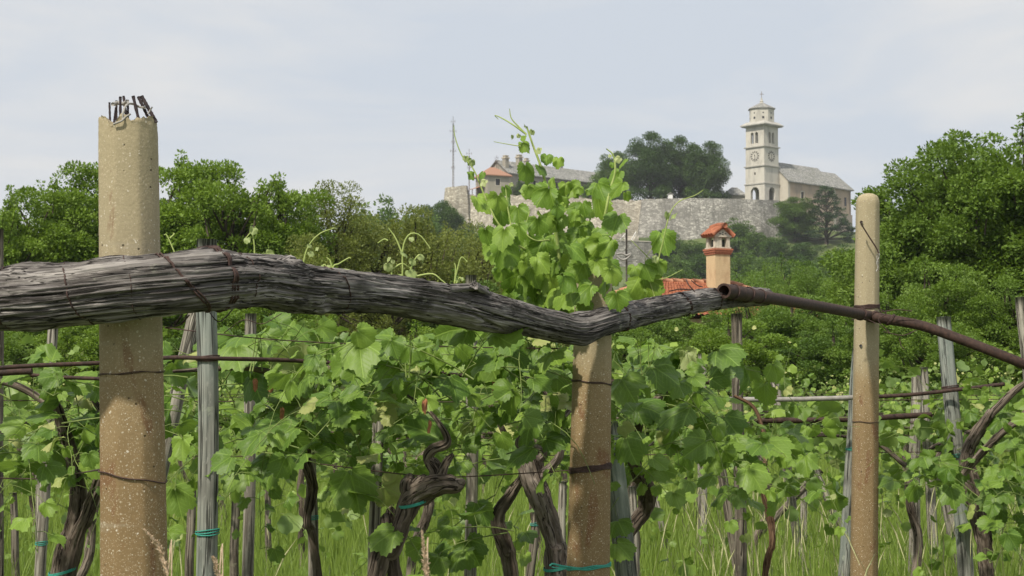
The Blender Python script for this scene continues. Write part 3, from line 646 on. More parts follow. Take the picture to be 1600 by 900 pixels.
# ------------------------------------------------------------------ near house roof and chimney (about 50 m away)
ag = R(25); Vn = np.array([math.cos(ag), math.sin(ag), 0]); Un = np.array([-math.sin(ag), math.cos(ag), 0])
nh0 = P(1118, 440, 50.0); zt_r = 4.62
rt = root('tiled_house', (nh0[0], nh0[1], 0), 'house with orange clay tile roof and plastered chimney behind the vines', 'house'); O = np.array(rt.location)
def Tn(u, v_, z): return np.array([nh0[0], nh0[1], 0]) + Un * u + Vn * v_ + np.array([0, 0, z])
mb = MB(); box(mb, Tn(-1.6, -3.3, -.1), Un * 5.0, Vn * 5.6, (0, 0, 3.5)); mb.build('wall', M['chimney'], rt, O, False)
def tiles(mb, a, b, c_, d, pitch=.19, rows_=14):
    """a-b eave, d-c ridge: barrel tiles"""
    a, b, c_, d = map(np.asarray, (a, b, c_, d)); nrm = unit(np.cross(b - a, d - a)); nrm = nrm if nrm[2] > 0 else -nrm
    nx = int(np.linalg.norm(b - a) / pitch) * 6; us = np.linspace(0, 1, nx + 1); vs = []; offs = []
    for k in range(rows_): vs += [k / rows_, (k + .999) / rows_]; offs += [.035, .0]
    G_ = []
    for v_, o_ in zip(vs, offs):
        for u_ in us:
            p = (a * (1 - u_) + b * u_) * (1 - v_) + (d * (1 - u_) + c_ * u_) * v_
            xw = u_ * np.linalg.norm(b - a) / pitch
            G_.append(p + nrm * (.045 * abs(math.cos(math.pi * xw)) + o_ + .008 * noise.noise(Vector((xw * 1.0, v_ * rows_, 1)))))
    n = nx + 1; i, j = np.meshgrid(np.arange(len(vs) - 1), np.arange(nx), indexing='ij')
    mb.add(np.array(G_), np.stack([i * n + j, i * n + j + 1, (i + 1) * n + j + 1, (i + 1) * n + j], -1).reshape(-1, 4))
rl, rr_ = -1.75, 1.2; ze_n = 3.47
ru = .9
mb = MB(); A_, B_, C_, D_ = Tn(-1.9, -4.15, ze_n), Tn(-1.9, 2.6, ze_n), Tn(3.7, 2.6, ze_n), Tn(3.7, -4.15, ze_n); E_, G2 = Tn(ru, rl, zt_r), Tn(ru, rr_, zt_r)
tiles(mb, A_, B_, G2, E_); tiles(mb, D_, A_, E_, E_ + (D_ - A_) * .001); tiles(mb, C_, D_, E_, G2); tiles(mb, B_, C_, G2 + (C_ - B_) * .001, G2)
rf = mb.build('roof', M['tile_near'], rt, O, True)
mb = MB()
for a, b in ((E_, G2), (A_, E_), (B_, G2), (D_, E_)):
    n = int(np.linalg.norm(b - a) / .35)
    for k in range(n):
        p, q_ = a + (b - a) * k / n, a + (b - a) * (k + 1.1) / n; tube(mb, [p + [0, 0, .05], q_ + [0, 0, .03]], [.10, .08], 8)
mb.build('ridge_tile', M['tile_old'], rf, O)
# chimney
cs = .53
mb = MB(); box(mb, Tn(0, 0, 3.6), Un * cs, Vn * cs, (0, 0, P(0, 397, 50)[2] - 3.6)); chm = mb.build('chimney', M['chimney'], rt, O, False)
zc = P(0, 397, 50)[2]
mb = MB()
for e, z, h in ((.03, 0, .06), (.055, .062, .06), (.075, .124, .055)): box(mb, Tn(-e, -e, zc + z + .002), Un * (cs + 2 * e), Vn * (cs + 2 * e), (0, 0, h))
mb.build('brick_collar', M['brick'], chm, O, False)
mb = MB(); zc2 = zc + .182; e = .03
box(mb, Tn(-e, -e, zc2), Un * (cs + 2 * e), Vn * (cs + 2 * e), (0, 0, .045))
for u_ in (0, cs - .12):
    for v_ in (0, cs - .12): box(mb, Tn(u_, v_, zc2 + .047), Un * .12, Vn * .12, (0, 0, .30))
box(mb, Tn(.01, .13, zc2 + .047), Un * .05, Vn * .11, (0, 0, .29))
mb.build('flue_pillar', M['mortar'], chm, O, False)
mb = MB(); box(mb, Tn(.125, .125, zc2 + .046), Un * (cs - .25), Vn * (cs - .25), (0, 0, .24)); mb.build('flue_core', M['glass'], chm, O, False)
mb = MB(); zc3 = zc2 + .349
# pediments (gable faces look along -U) + lintel
box(mb, Tn(-.03, -.04, zc3), Un * (cs + .06), Vn * (cs + .08), (0, 0, .05))
for u_ in (-.02, cs - .03):
    p = [Tn(u_, -.02, zc3 + .052), Tn(u_, cs + .02, zc3 + .052), Tn(u_, cs / 2, zc3 + .25)]; p2 = [k + Un * .05 for k in p]
    mb.add(np.array(p + p2), [np.array([[0, 1, 2], [5, 4, 3]]), np.array([[0, 3, 4, 1], [1, 4, 5, 2], [2, 5, 3, 0]])])
mb.build('pediment', M['mortar'], chm, O, False)
mb = MB()
for s_ in (-1, 1):
    for k in range(5):
        u_ = -.09 + (cs + .18) * (k + .5) / 5
        a = Tn(u_, cs / 2 + s_ * .39, zc3 + .05); b = Tn(u_, cs / 2 + s_ * .02, zc3 + .33); tube(mb, [a, (a + b) / 2 + [0, 0, .012], b], [.075, .07, .065], 10)
tube(mb, [Tn(-.16, cs / 2, zc3 + .35), Tn(cs * .5, cs / 2, zc3 + .385), Tn(cs + .12, cs / 2, zc3 + .35)], [.085, .08, .075], 10)
mb.build('chimney_tile', M['tile_near'], chm, O)
mb = MB(); 
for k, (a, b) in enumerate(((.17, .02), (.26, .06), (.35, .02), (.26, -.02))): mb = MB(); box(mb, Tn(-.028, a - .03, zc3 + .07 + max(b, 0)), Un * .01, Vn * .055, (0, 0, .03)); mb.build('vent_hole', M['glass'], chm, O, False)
# television antenna on its own pole, left of the tiled roof
ta = root('television_antenna', P(979, 600, 58) * [1, 1, 0], 'white looped television antenna on a dark pole left of the tiled roof', 'antenna'); O = np.array(ta.location)
mb = MB(); tube(mb, [O + [0, 0, 0], P(979, 358, 58)], .035, 6); mb.build('pole', M['mast'], ta, O)
for a_, b_ in (((951, 402), (996, 401.5)), ((951, 408.5), (996, 408)), ((964, 371), (986, 371)), ((963, 375), (986, 375)), ((970, 378), (972, 362)), ((976, 378), (978, 362))):
    mb = MB(); tube(mb, [P(*a_, 58), P(*b_, 58)], .012, 5); mb.build('element', M['wire_grey'], ta, O)
mb = MB(); lp = [P(x, y, 57.9) for x, y in ((963, 397), (972, 396), (979, 399), (986, 396), (982, 402), (974, 406), (966, 402), (963, 397))]
tube(mb, lp, .035, 6, n=40); tube(mb, [P(975, 398, 57.9), P(977, 389, 57.9)], .03, 6); mb.build('loop', M['wire_grey'], ta, O)

# ------------------------------------------------------------------ trees
def scatter_leaves(mb, Pn, T_, N_, Sz, rnd, wid=.62):
    T_ = unit(T_); N_ = unit(N_ - T_ * np.sum(N_ * T_, -1, keepdims=True)); B_ = np.cross(T_, N_); s_ = Sz[:, None]
    Vv = np.stack([Pn, Pn + s_ * (.5 * T_ + wid / 2 * B_ + .06 * N_), Pn + s_ * T_, Pn + s_ * (.5 * T_ - wid / 2 * B_ + .06 * N_)], 1)
    k = len(Pn); mb.add(Vv.reshape(-1, 3), np.arange(4 * k).reshape(-1, 4), None, np.repeat(rnd, 4))
def make_tree(kind, seed, nleaf, leaf, nclus, crad, shoots=0, flat=.75, zlo=.10, RAD=.3):
    """unit tree: height 1, crown radius .5"""
    g = np.random.default_rng(seed); mb = MB(); tb = MB(); C_ = []; Cr = []
    if kind == 'conifer':
        for k in range(nclus):
            z = zlo + (.97 - zlo) * (k + g.random()) / nclus; r_ = (.42 * (1 - z) ** .8 + .03) * (.65 + .5 * g.random()); a = g.random() * 6.28
            C_.append([r_ * math.cos(a), r_ * math.sin(a), z]); Cr.append(crad * (.6 + .6 * (1 - z)))
    else:
        off = g.random(3) * 50
        while len(C_) < nclus:
            d = unit(g.normal(size=3)); lump = 1 + .42 * noise.noise(Vector(d * 1.9 + off)) + .26 * noise.noise(Vector(d * 4.5 + off))
            rr = (g.random() ** .42) * lump; zc_ = zlo + (1 - zlo) * .48; hz_ = (1 - zlo) * .465
            rx = RAD * .88; p = np.array([d[0] * rr * rx, d[1] * rr * rx, zc_ + d[2] * rr * hz_ * (.98 if d[2] > 0 else .95)])
            if kind == 'open' and g.random() < .35 and rr < .7: continue
            C_.append(p); Cr.append(crad * (.65 + .7 * g.random()))
        for k in range(shoots):
            a = g.random() * 6.28; r_ = RAD * .85 * math.sqrt(g.random()); base = np.array([r_ * math.cos(a), r_ * math.sin(a), .86 - .3 * (r_ / RAD) ** 2 + .05 * g.random()])
            lean = np.array([math.cos(a) * r_ * 2, math.sin(a) * r_ * 2, 1.]) * (.06 + .07 * g.random())
            for f in np.linspace(.2, 1, 4): C_.append(base + lean * f); Cr.append(crad * .5 * (1.1 - f * .5))
            tube(tb, [base - lean * .5, base + lean], [.004, .0012], 3)
    C_ = np.array(C_); Cr = np.array(Cr)
    wgt = Cr ** 2; wgt /= wgt.sum(); idx = g.choice(len(C_), nleaf, p=wgt)
    d = unit(g.normal(size=(nleaf, 3))); d[:, 2] = np.abs(d[:, 2]) * np.where(g.random(nleaf) < .72, 1, -1)
    rr = g.random(nleaf) ** .4
    p = C_[idx] + d * (Cr[idx] * rr)[:, None] * np.array([1, 1, flat])
    outw = unit(p - np.array([0, 0, .5])); tip = unit(d * .7 + outw * .5 + g.normal(size=(nleaf, 3)) * .45 + np.array([0, 0, -.35]))
    nm = unit(np.array([0, 0, .9]) + d * .6 + g.normal(size=(nleaf, 3)) * .5)
    crnd = g.random(len(C_)); rnd = np.clip(.6 * crnd[idx] + .4 * g.random(nleaf), 0, 1)
    scatter_leaves(mb, p, tip, nm, leaf * (.7 + .6 * g.random(nleaf)), rnd, .62 if kind != 'conifer' else .35)
    # trunk and limbs
    tr = np.array([[0, 0, -.03], [.008, .004, .2], [-.01, .01, .45], [.005, 0, .72]]); tube(tb, tr, [.034, .026, .018, .008], 8, n=10)
    for k in g.choice(len(C_), min(len(C_), 70), replace=False):
        c_ = C_[k]; zt = min(.68, max(.06, c_[2] - .12 - .3 * np.hypot(c_[0], c_[1]))); st = np.array([0, 0, zt])
        md = st + (c_ - st) * .5 + g.normal(size=3) * .02; tube(tb, [st, md, c_], [.010, .006, .0018], 4, n=6)
    return mb, tb
TREES = {}
def get_tree(key):
    if key in TREES: return TREES[key]
    kind, seed, n, leaf, nc, cr_, sh_, flat, zlo, rad = dict(
        A1=('broad', 1, 90000, .0130, 240, .062, 9, .6, .06, .30), A2=('broad', 2, 90000, .0130, 210, .066, 7, .6, .06, .29),
        B1=('broad', 3, 110000, .0125, 260, .062, 5, .6, .05, .36),
        O1=('open', 4, 60000, .0105, 200, .062, 14, .8, .05, .30), O2=('open', 5, 60000, .0105, 180, .066, 8, .8, .05, .31),
        F1=('broad', 6, 13000, .034, 100, .10, 0, .8, .02, .45), F2=('broad', 7, 13000, .034, 80, .115, 0, .8, .02, .42), D1=('broad', 8, 50000, .020, 110, .10, 0, .8, .06, .40),
        C1=('conifer', 9, 12000, .030, 120, .07, 0, .35, .05, .3))[key]
    mb, tb = make_tree(kind, seed, n, leaf, nc, cr_, sh_, flat, zlo, rad)
    o1 = mb.build('crown', M['broad']); o2 = tb.build('trunk', M['tree_bark'])
    TREES[key] = (o1.data, o2.data, rad); bpy.data.objects.remove(o1); bpy.data.objects.remove(o2); return TREES[key]
TC = [0]
def tree(key, px, d, ytop, wpx, mt, label, name='broadleaf_tree', group=None, cat='tree', zbase=None, ybot=None):
    me1, me2, rad = get_tree(key); p = P(px, ytop, d); zb = gz(p[0], p[1]) if zbase is None else zbase
    if ybot is not None: zb = max(zb, P(px, ybot, d)[2]) if zbase is None else P(px, ybot, d)[2]
    rt = root(name, (p[0], p[1], zb - .05), label, cat, group); TC[0] += 1
    o1 = bpy.data.objects.new('crown', me1); o2 = bpy.data.objects.new('trunk', me2)
    for o in (o1, o2): COL.objects.link(o); o.parent = rt
    o1.material_slots[0].link = 'OBJECT'; o1.material_slots[0].material = M[mt]
    h_ = p[2] - zb; w_ = h_ * float(np.clip(px2m(wpx, d) / (2 * rad * h_), .85, 1.5)); rt.scale = (w_, w_, h_); rt.rotation_euler = (0, 0, random.random() * 6.28)
    return rt
G1 = 'trees along the left edge of the vineyard'
for a in (('A1', -30, 40, 280, 190, 'hornbeam', 'leafy green tree cut by the left edge of the photo'),
          ('A2', 72, 41, 272, 200, 'hornbeam', 'bushy green tree left of the tall concrete post with a pointed top'),
          ('A1', 150, 43, 250, 230, 'hornbeam', 'tall green tree whose crown the tall concrete post covers'),
          ('A2', 268, 42, 236, 240, 'hornbeam', 'highest leafy tree just right of the tall concrete post'),
          ('A1', 362, 41, 245, 230, 'hornbeam', 'leafy tree with spiky top shoots between post and scrub'),
          ('A2', 440, 42, 270, 200, 'hornbeam', 'rounded tree at the right end of the left tree row')):
    tree(*a, group=G1)
for a in (('B1', 20, 33, 420, 260, 'broad', 'dark leafy bush under the row of trees at far left'), ('B1', 250, 34, 400, 280, 'broad', 'wide dark bush low behind the tall concrete post'),
          ('B1', 420, 34, 430, 240, 'hornbeam', 'leafy bush low beneath the rounded tree')): tree(*a, name='leafy_bush', cat='bush')
G2_ = 'olive green scrub trees before the castle hill'
for a in (('O1', 515, 44, 290, 190, 'olive', 'olive scrub tree with thin spiky twigs right of the tree row'),
          ('O2', 585, 46, 318, 200, 'olive', 'olive scrub tree with loose twigs behind the thin vine sprouts'),
          ('O1', 655, 45, 328, 200, 'olive', 'brownish green scrub tree below the dark round hillside tree'),
          ('O2', 725, 47, 335, 180, 'olive', 'olive scrub tree directly left of the tall vine shoot'),
          ('O1', 480, 38, 370, 140, 'olive', 'low olive shrub where the tree row meets the scrub'),
          ('O2', 610, 37, 420, 220, 'olive', 'wide low olive shrub behind the double vine sprout'),
          ('B1', 720, 38, 425, 190, 'slope', 'low green shrub behind the short post stub on the beam'),
          ('O1', 800, 50, 400, 160, 'fresh', 'light green shrub behind the foot of the tall vine shoot')): tree(*a, name='scrub_tree', group=G2_)
# trees farther on, before the hill
for a in (('F1', 600, 240, 310, 90, 'slope', 'distant grey green tree peeking over the scrub in the middle'), ('F2', 560, 250, 330, 90, 'slope', 'distant tree left of the grey green one over the scrub'),
          ('F1', 652, 300, 330, 70, 'slope', 'distant small tree below the left castle corner'), ('D1', 700, 330, 318, 78, 'dark', 'dark round tree at the foot of the left castle corner'),
          ('F2', 672, 345, 316, 30, 'dark', 'small dark tree leaning against the left castle corner'), ('F1', 745, 310, 352, 80, 'slope', 'green tree under the pale rampart right of the dark round tree')):
    tree(*a)
# big trees on the plateau
tree('D1', 960, 412, 240, 54, 'slope', 'lighter small tree at the left side of the big dark castle trees', zbase=45)
tree('D1', 1016, 410, 211, 92, 'dark', 'tallest of the big dark lime trees on the castle', zbase=45)
tree('D1', 1062, 416, 217, 80, 'dark', 'middle big dark lime tree on the castle', zbase=45)
tree('D1', 1102, 409, 225, 84, 'dark', 'right big dark lime tree next to the stone cottage', zbase=44.5)
tree('F1', 945, 416, 262, 36, 'slope', 'small bush beside the end of the long grey house', zbase=46, cat='tree')
tree('F2', 812, 397.5, 283, 26, 'dark', 'dark round shrub before the long grey house', zbase=46.5, name='terrace_shrub', cat='shrub')
tree('F1', 918, 402, 285, 24, 'slope', 'pale green shrub at the right of the pergola', zbase=46.5, name='terrace_shrub', cat='shrub')
# below the church
tree('D1', 1241, 385, 309, 74, 'slope', 'round green tree in front of the nave wall'); tree('C1', 1291, 384, 289, 60, 'conifer', 'dark ragged conifer in front of the church chancel', name='conifer_tree')
tree('F1', 1374, 395, 312, 30, 'slope', 'distant tree top seen just right of the plain concrete post')
# wooded slope: belts
slope_ = [('upper', 372, [(775, 395), (812, 385), (850, 392), (890, 398), (1040, 357), (1085, 376), (1118, 372), (1150, 342), (1180, 360), (1212, 366), (1255, 376), (1345, 385)], 56),
          ('middle', 300, [(790, 420), (830, 415), (1010, 412), (1048, 400), (1090, 396), (1168, 392), (1205, 398), (1330, 392), (1365, 380), (1250, 398), (1295, 396), (1320, 384), (1350, 392)], 80),
          ('lower', 200, [(760, 440), (815, 442), (900, 430), (1000, 436), (1060, 418), (1165, 418), (1225, 412), (1285, 408), (1345, 405)], 90)]
ordn = ['first', 'second', 'third', 'fourth', 'fifth', 'sixth', 'seventh', 'eighth', 'ninth', 'tenth', 'eleventh', 'twelfth', 'thirteenth', 'fourteenth', 'fifteenth']
for nm, d, lst, w_ in slope_:
    for k, (x, y) in enumerate(lst):
        tree('F1' if k % 2 else 'F2', x, d + random.uniform(-14, 14), y, w_ * random.uniform(.85, 1.2), random.choice(['slope', 'slope', 'dark']),
             'green tree in the %s belt of the castle slope, %s from the left' % (nm, ordn[k]), group='trees on the wooded castle slope')
# fresh green scrub behind the house, right middle
for k, a in enumerate((('O2', 1195, 62, 402, 110, 'fresh'), ('B1', 1240, 70, 398, 120, 'slope'), ('O1', 1255, 47, 420, 130, 'fresh'), ('B1', 1325, 60, 400, 120, 'hornbeam'), ('O2', 1180, 38, 436, 110, 'fresh'),
                       ('B1', 1105, 42, 470, 200, 'fresh'), ('B1', 1235, 36, 450, 230, 'fresh'), ('B1', 1000, 40, 462, 190, 'fresh'), ('B1', 1330, 33, 470, 160, 'broad'), ('O1', 880, 40, 470, 170, 'olive'))):
    lab = ['light green scrub right behind the tiled chimney', 'green bush between chimney and plain concrete post', 'yellow green bush right of the tiled roof', 'green bush left beside the plain concrete post, high up',
           'light green bush overgrowing the right end of the tiled roof', 'bright bush under the tiled roof', 'dark green bush below the rusty pipe', 'bright bush below the left end of the tiled roof', 'dark bush behind the plain concrete post', 'olive bush behind the middle concrete post'][k]
    tree(*a, lab, name='leafy_bush', cat='bush')
# right mass
for a in (('B1', 1550, 38, 186, 400, 'broad', 'huge leafy tree filling the right edge of the photo'), ('B1', 1462, 39, 232, 300, 'broad', 'left shoulder tree of the huge green mass at right'),
          ('A2', 1640, 36, 195, 320, 'broad', 'leafy tree cut by the right edge of the photo'), ('B1', 1410, 42, 320, 200, 'broad', 'lower tree between plain concrete post and huge tree'),
          ('B1', 1505, 37, 205, 260, 'broad', 'round topped tree in the middle of the huge green mass'),
          ('B1', 1475, 32, 400, 240, 'broad', 'wide dark bush beneath the huge right tree'), ('B1', 1590, 31, 420, 220, 'broad', 'dark bush at the right edge below the huge tree'), ('B1', 1395, 31, 445, 190, 'broad', 'dark bush right behind the plain concrete post')):
    tree(*a)
# back hedge line low down, fills the band over the last vine row
for k in range(11):
    x = -20 + 165 * k; tree('B1', x, 29.5 + (k % 3), 500 - 12 * (k % 2), 230, ['broad', 'hornbeam', 'slope'][k % 3], 'low dark hedge bush behind the last vine row, %s from the left' % ordn[k], name='hedge_bush', cat='bush', group='hedge bushes behind the vineyard')

# ------------------------------------------------------------------ grape leaf templates
def leaf_template(n, seed, rings=True):
    g = np.random.default_rng(seed)
    ang = np.array([-180, -172, -150, -128, -108, -84, -62, -47, -25, 0, 25, 47, 62, 84, 108, 128, 150, 172, 180.])
    rad = np.array([.12, .50, .70, .74, .80, .72, .80, .90, .76, 1.0, .76, .90, .80, .72, .80, .74, .70, .50, .12]); rad = rad * (1 + .05 * g.normal(size=len(rad)))
    th = np.linspace(-180, 180, n, endpoint=False) + 180.0 / n
    r_ = np.interp(th, ang, rad)
    if n > 30: r_ = r_ * (1 + np.where(np.arange(n) % 2, .055, -.055))
    t = np.radians(th); off = .32
    x = r_ * np.sin(t) * .62; y = off + r_ * np.cos(t) * .60
    k = .25 + .65 * g.random(); wv = .16 * g.random() + .05; ph = g.random() * 6.28; fold = .05 + .5 * g.random(); rad = rad * (1 + .07 * g.normal(size=len(rad)))
    def zf(x, y): return -k * (x * x) * 1.1 - .30 * k * (y - .3) ** 2 * 2 + fold * (np.abs(x) * .5) + wv * np.sin(7 * np.arctan2(x, y - .3) * .5 + ph) * np.hypot(x, y - .3)
    Pt = [np.array([[0, .12, 0]])]
    if rings:
        xi, yi = x * .55, .12 + (y - .12) * .55; Pt.append(np.column_stack([xi, yi, zf(xi, yi)]))
    Pt.append(np.column_stack([x, y, zf(x, y)])); Vv = np.vstack(Pt); Vv[0, 2] = zf(0., .12)
    j = np.arange(n); j2 = (j + 1) % n
    fs = [np.stack([np.zeros(n, int), 1 + j2, 1 + j], -1)]
    if rings: fs.append(np.stack([1 + j, 1 + j2, 1 + n + j2, 1 + n + j], -1))
    return Vv, fs
HI = [leaf_template(44, s) for s in range(14)]
LO = [leaf_template(18, 20 + s, False) for s in range(4)]
class Leaves:
    def __init__(s): s.a = []
    def add(s, p, t, n, size, rnd): s.a.append((p, t, n, size, rnd))
    def flush(s, mb, tmpl):
        if not s.a: return
        idx = rng.integers(0, len(tmpl), len(s.a))
        Pp = np.array([q_[0] for q_ in s.a]); Tt = unit(np.array([q_[1] for q_ in s.a])); Nn = np.array([q_[2] for q_ in s.a]); Sz = np.array([q_[3] for q_ in s.a]); Rn = np.array([q_[4] for q_ in s.a])
        Nn = unit(Nn - Tt * np.sum(Nn * Tt, -1, keepdims=True)); Bb = np.cross(Tt, Nn)
        for k, (tv, fs) in enumerate(tmpl):
            m_ = idx == k; c_ = int(m_.sum())
            if not c_: continue
            Vv = Pp[m_][:, None, :] + Sz[m_][:, None, None] * (tv[None, :, 0:1] * Bb[m_][:, None, :] + tv[None, :, 1:2] * Tt[m_][:, None, :] + tv[None, :, 2:3] * Nn[m_][:, None, :])
            K = len(tv); off = (np.arange(c_) * K)[:, None, None]
            mb.add(Vv.reshape(-1, 3), [(f_[None] + off).reshape(-1, f_.shape[1]) for f_ in fs], np.tile(tv, (c_, 1)), np.repeat(Rn[m_], K))
ZLIM = [99.]
SUNH = np.array([-.45, -.65, .6])
def tendril(mb, p, d, l_, g, r_=.0009):
    d = unit(d); side = unit(np.cross(d, [0, 0, 1.]) + 1e-3); pts = [p]
    cur = p.copy(); a = 0
    for k in range(14):
        f = k / 13; a = f * f * 7; dd = d * math.cos(a) + (side * .6 + np.array([0, 0, -.8])) * math.sin(a); cur = cur + unit(dd) * l_ / 14 * (1.3 - f); pts.append(cur.copy())
    tube(mb, pts, np.linspace(r_ * 1.4, r_ * .7, len(pts)), 4)
def cane(start, dr, length, lsz, LV, SB, g, droop=1.0, hi=True, r0=.0025, taper_leaf=True, tendrils=True, step=.065, TB=None):
    """a green shoot with alternate leaves"""
    p = np.array(start, float); d = unit(np.array(dr, float)); n = max(3, int(length / step)); pts = [p.copy()]; side = 1 if g.random() < .5 else -1
    for k in range(n):
        f = k / n; d = unit(d + np.array([0, 0, -1.]) * droop * .16 * (f + .2) + g.normal(size=3) * .09); p = p + d * step; pts.append(p.copy())
        if k < 1: continue
        side = -side; lat = unit(np.cross(d, [0.02, 0.01, 1.])); pet = unit(lat * side * .8 + np.array([0, 0, .45]) + d * .35 + g.normal(size=3) * .35)
        pl = (.05 + .05 * g.random()) * (1 - .5 * f) * (lsz / .12); q_ = p + pet * pl
        sc = lsz * ((1.05 - .75 * f ** 2) if taper_leaf else 1) * (.45 + .75 * g.random())
        tip = unit(pet * .75 + np.array([0, 0, -.75]) + g.normal(size=3) * .4); nm = unit(SUNH * .95 + np.array([0, -.25, .45]) + g.normal(size=3) * .55)
        rn = np.clip(.12 + .62 * g.random() + .28 * f, 0, 1) if g.random() > .03 else 1.0
        if hi and q_[2] > ZLIM[0]: break
        sx_ = 800 + F * q_[0] / max(q_[1], .1)
        if hi and ((875 < sx_ < 968 and q_[1] < 5.1) or (1318 < sx_ < 1385 and q_[1] < 8.2) or (140 < sx_ < 275 and q_[1] < 3.7)): continue
        LV.add(q_, tip, nm, sc * (1.08 if hi else 1.0), rn)
        if hi: tube(SB, [p, (p + q_) / 2 + [0, 0, .004], q_ + tip * sc * .1], [.0011, .0010, .0008], 4)
        if hi and tendrils and g.random() < .10: tendril(SB, p, -lat * side + np.array([0, 0, .5]), .10 + .1 * g.random(), g)
    pts = np.array(pts); tube(SB, pts, np.linspace(r0, r0 * .35, len(pts)), 5 if hi else 3)
    return pts

def bark_disp(sd, amp=.35):
    def f(a, l_, r_):
        tw_ = a + l_ * 2.2; x, y = math.cos(tw_), math.sin(tw_); q_ = min(1.0, .02 / max(r_, .004))
        v = amp * (.35 + .65 * q_) * noise.noise(Vector((x * 1.3, y * 1.3, l_ * 7 + sd))) + amp * .6 * noise.noise(Vector((x * 2.4, y * 2.4, l_ * 22 + sd)))
        v -= amp * .9 * max(0, .25 - abs(noise.noise(Vector((x * 4 + 3, y * 4, l_ * 5 + sd))))) / .25 * .45
        v += amp * .35 * noise.noise(Vector((x * 9, y * 9, l_ * 30 + sd)))
        return v
    return f
def trunk_tube(mb, pl, sd=0, n=90, sides=36, amp=.38):
    (a, b, w_, d), (a2, b2, _, _) = pl[-1], pl[-2]; l_ = math.hypot(a - a2, b - b2); pl = list(pl) + [(a + (a - a2) / l_ * w_ * .35, b + (b - b2) / l_ * w_ * .35, w_ * .75, d), (a + (a - a2) / l_ * w_ * .55, b + (b - b2) / l_ * w_ * .55, w_ * .2, d)]
    pts = np.array([P(a, b, d) for a, b, w_, d in pl]); rd = [px2m(w_, d) / 2 for a, b, w_, d in pl]; tube(mb, pts, rd, sides, n=n, disp=bark_disp(sd, amp))

# front row vines: (name label, base px, d, trunk polylines, cane start range)
def front_vine(label, d, trunks, arms, ncane, x0, x1, ylo, yhi, lsz, seed, mt='bark', upn=3, lens=(.45, .95), dj=.35, extra=None, twine=None, dead=0, group='grapevines of the nearest row'):
    g = np.random.default_rng(seed)
    b = trunks[0][0]; base = P(b[0], b[1], b[3]); bot = base.copy(); bot[2] = 0
    rt = root('grapevine', bot, label, 'grapevine', group); O = np.array(rt.location)
    tm = MB()
    for k, tr in enumerate(trunks):
        tr = list(tr); a_, b2 = tr[0], tr[1]
        if k == 0 or a_[1] > 860:   # continue to the ground
            p0 = P(a_[0], a_[1], a_[3]); dir_ = p0 - P(b2[0], b2[1], b2[3]); f_ = (p0[2] + .05) / max(1e-3, -dir_[2]) if dir_[2] < 0 else 0
            dx = np.clip(dir_[0] / max(.02, -dir_[2]), -.3, .3); pb = p0 + np.array([dx * p0[2] * .6, 0, -p0[2] - .05])
            pts = [pb] + [P(q_[0], q_[1], q_[3]) for q_ in tr]; q9 = tr[-1]; q8 = tr[-2]; l9 = math.hypot(q9[0] - q8[0], q9[1] - q8[1]); rd = [px2m(a_[2], a_[3]) * .6] + [px2m(q_[2], q_[3]) / 2 for q_ in tr] + [px2m(q9[2], q9[3]) * .34, px2m(q9[2], q9[3]) * .08]
            for e9 in (.3, .5): pts.append(P(q9[0] + (q9[0] - q8[0]) / l9 * q9[2] * e9, q9[1] + (q9[1] - q8[1]) / l9 * q9[2] * e9, q9[3]))
            tube(tm, pts, rd, 48, n=200, disp=bark_disp(seed + k))
        else: trunk_tube(tm, tr, seed + k * 3)
    for ar in arms: trunk_tube(tm, ar, seed + 50, 40, 12, .2)
    tm.build('trunk', M[mt], rt, O)
    LV = Leaves(); SB = MB(); ZLIM[0] = P(0, yhi - 12, d)[2]
    ncane = int(ncane * 1.05)
    for k in range(ncane):
        f = (k + g.random()) / ncane; x = x0 + (x1 - x0) * f; dd = d + g.uniform(-dj, dj); y = g.uniform(yhi + 25, ylo + 35)
        st = P(x, y, dd); ang = g.uniform(-1.2, 1.2); cane(st, [math.sin(ang) * .9, g.normal() * .5, g.uniform(-.1, .6)], g.uniform(*lens), lsz, LV, SB, g, g.uniform(1.0, 2.2))
    for k in range(upn):
        x = g.uniform(x0, x1); st = P(x, yhi + 60, d + g.uniform(-dj, dj)); cane(st, [g.normal() * .3, g.normal() * .2, 1], g.uniform(.14, .24), lsz * .75, LV, SB, g, .3)
    ZLIM[0] = 99.
    lm = MB(); LV.flush(lm, HI); lm.build('foliage', M['grape'], rt, O); SB.build('shoot', M['stem_green'], rt, O)
    if twine:
        mb = MB()
        for (px, py, w_, dd) in twine:
            for q_ in range(3):
                c_ = P(px, py, dd); r_ = px2m(w_, dd) / 2 * 1.12; aa = np.linspace(0, 2 * math.pi, 25)
                tube(mb, [c_ + [r_ * math.cos(a), r_ * math.sin(a), .012 * math.sin(a + 1) + .003 * q_] for a in aa], .0017, 5)
        mb.build('twine', M['twine'], rt, O)
    for k in range(dead):
        dl = Leaves(); dl.add(P(g.uniform(x0 + 30, x1 - 30), g.uniform(580, 660), d - dj - .02), [g.normal() * .2, 0, -1], [g.normal(), -1, .2], .045, .5)
        mb = MB(); dl.flush(mb, HI); v_ = mb.v[0]; c_ = v_.mean(0); v_[:, 0] = c_[0] + (v_[:, 0] - c_[0]) * .4; mb.build('dry_leaf', M['deadleaf'], rt, O)
    return rt
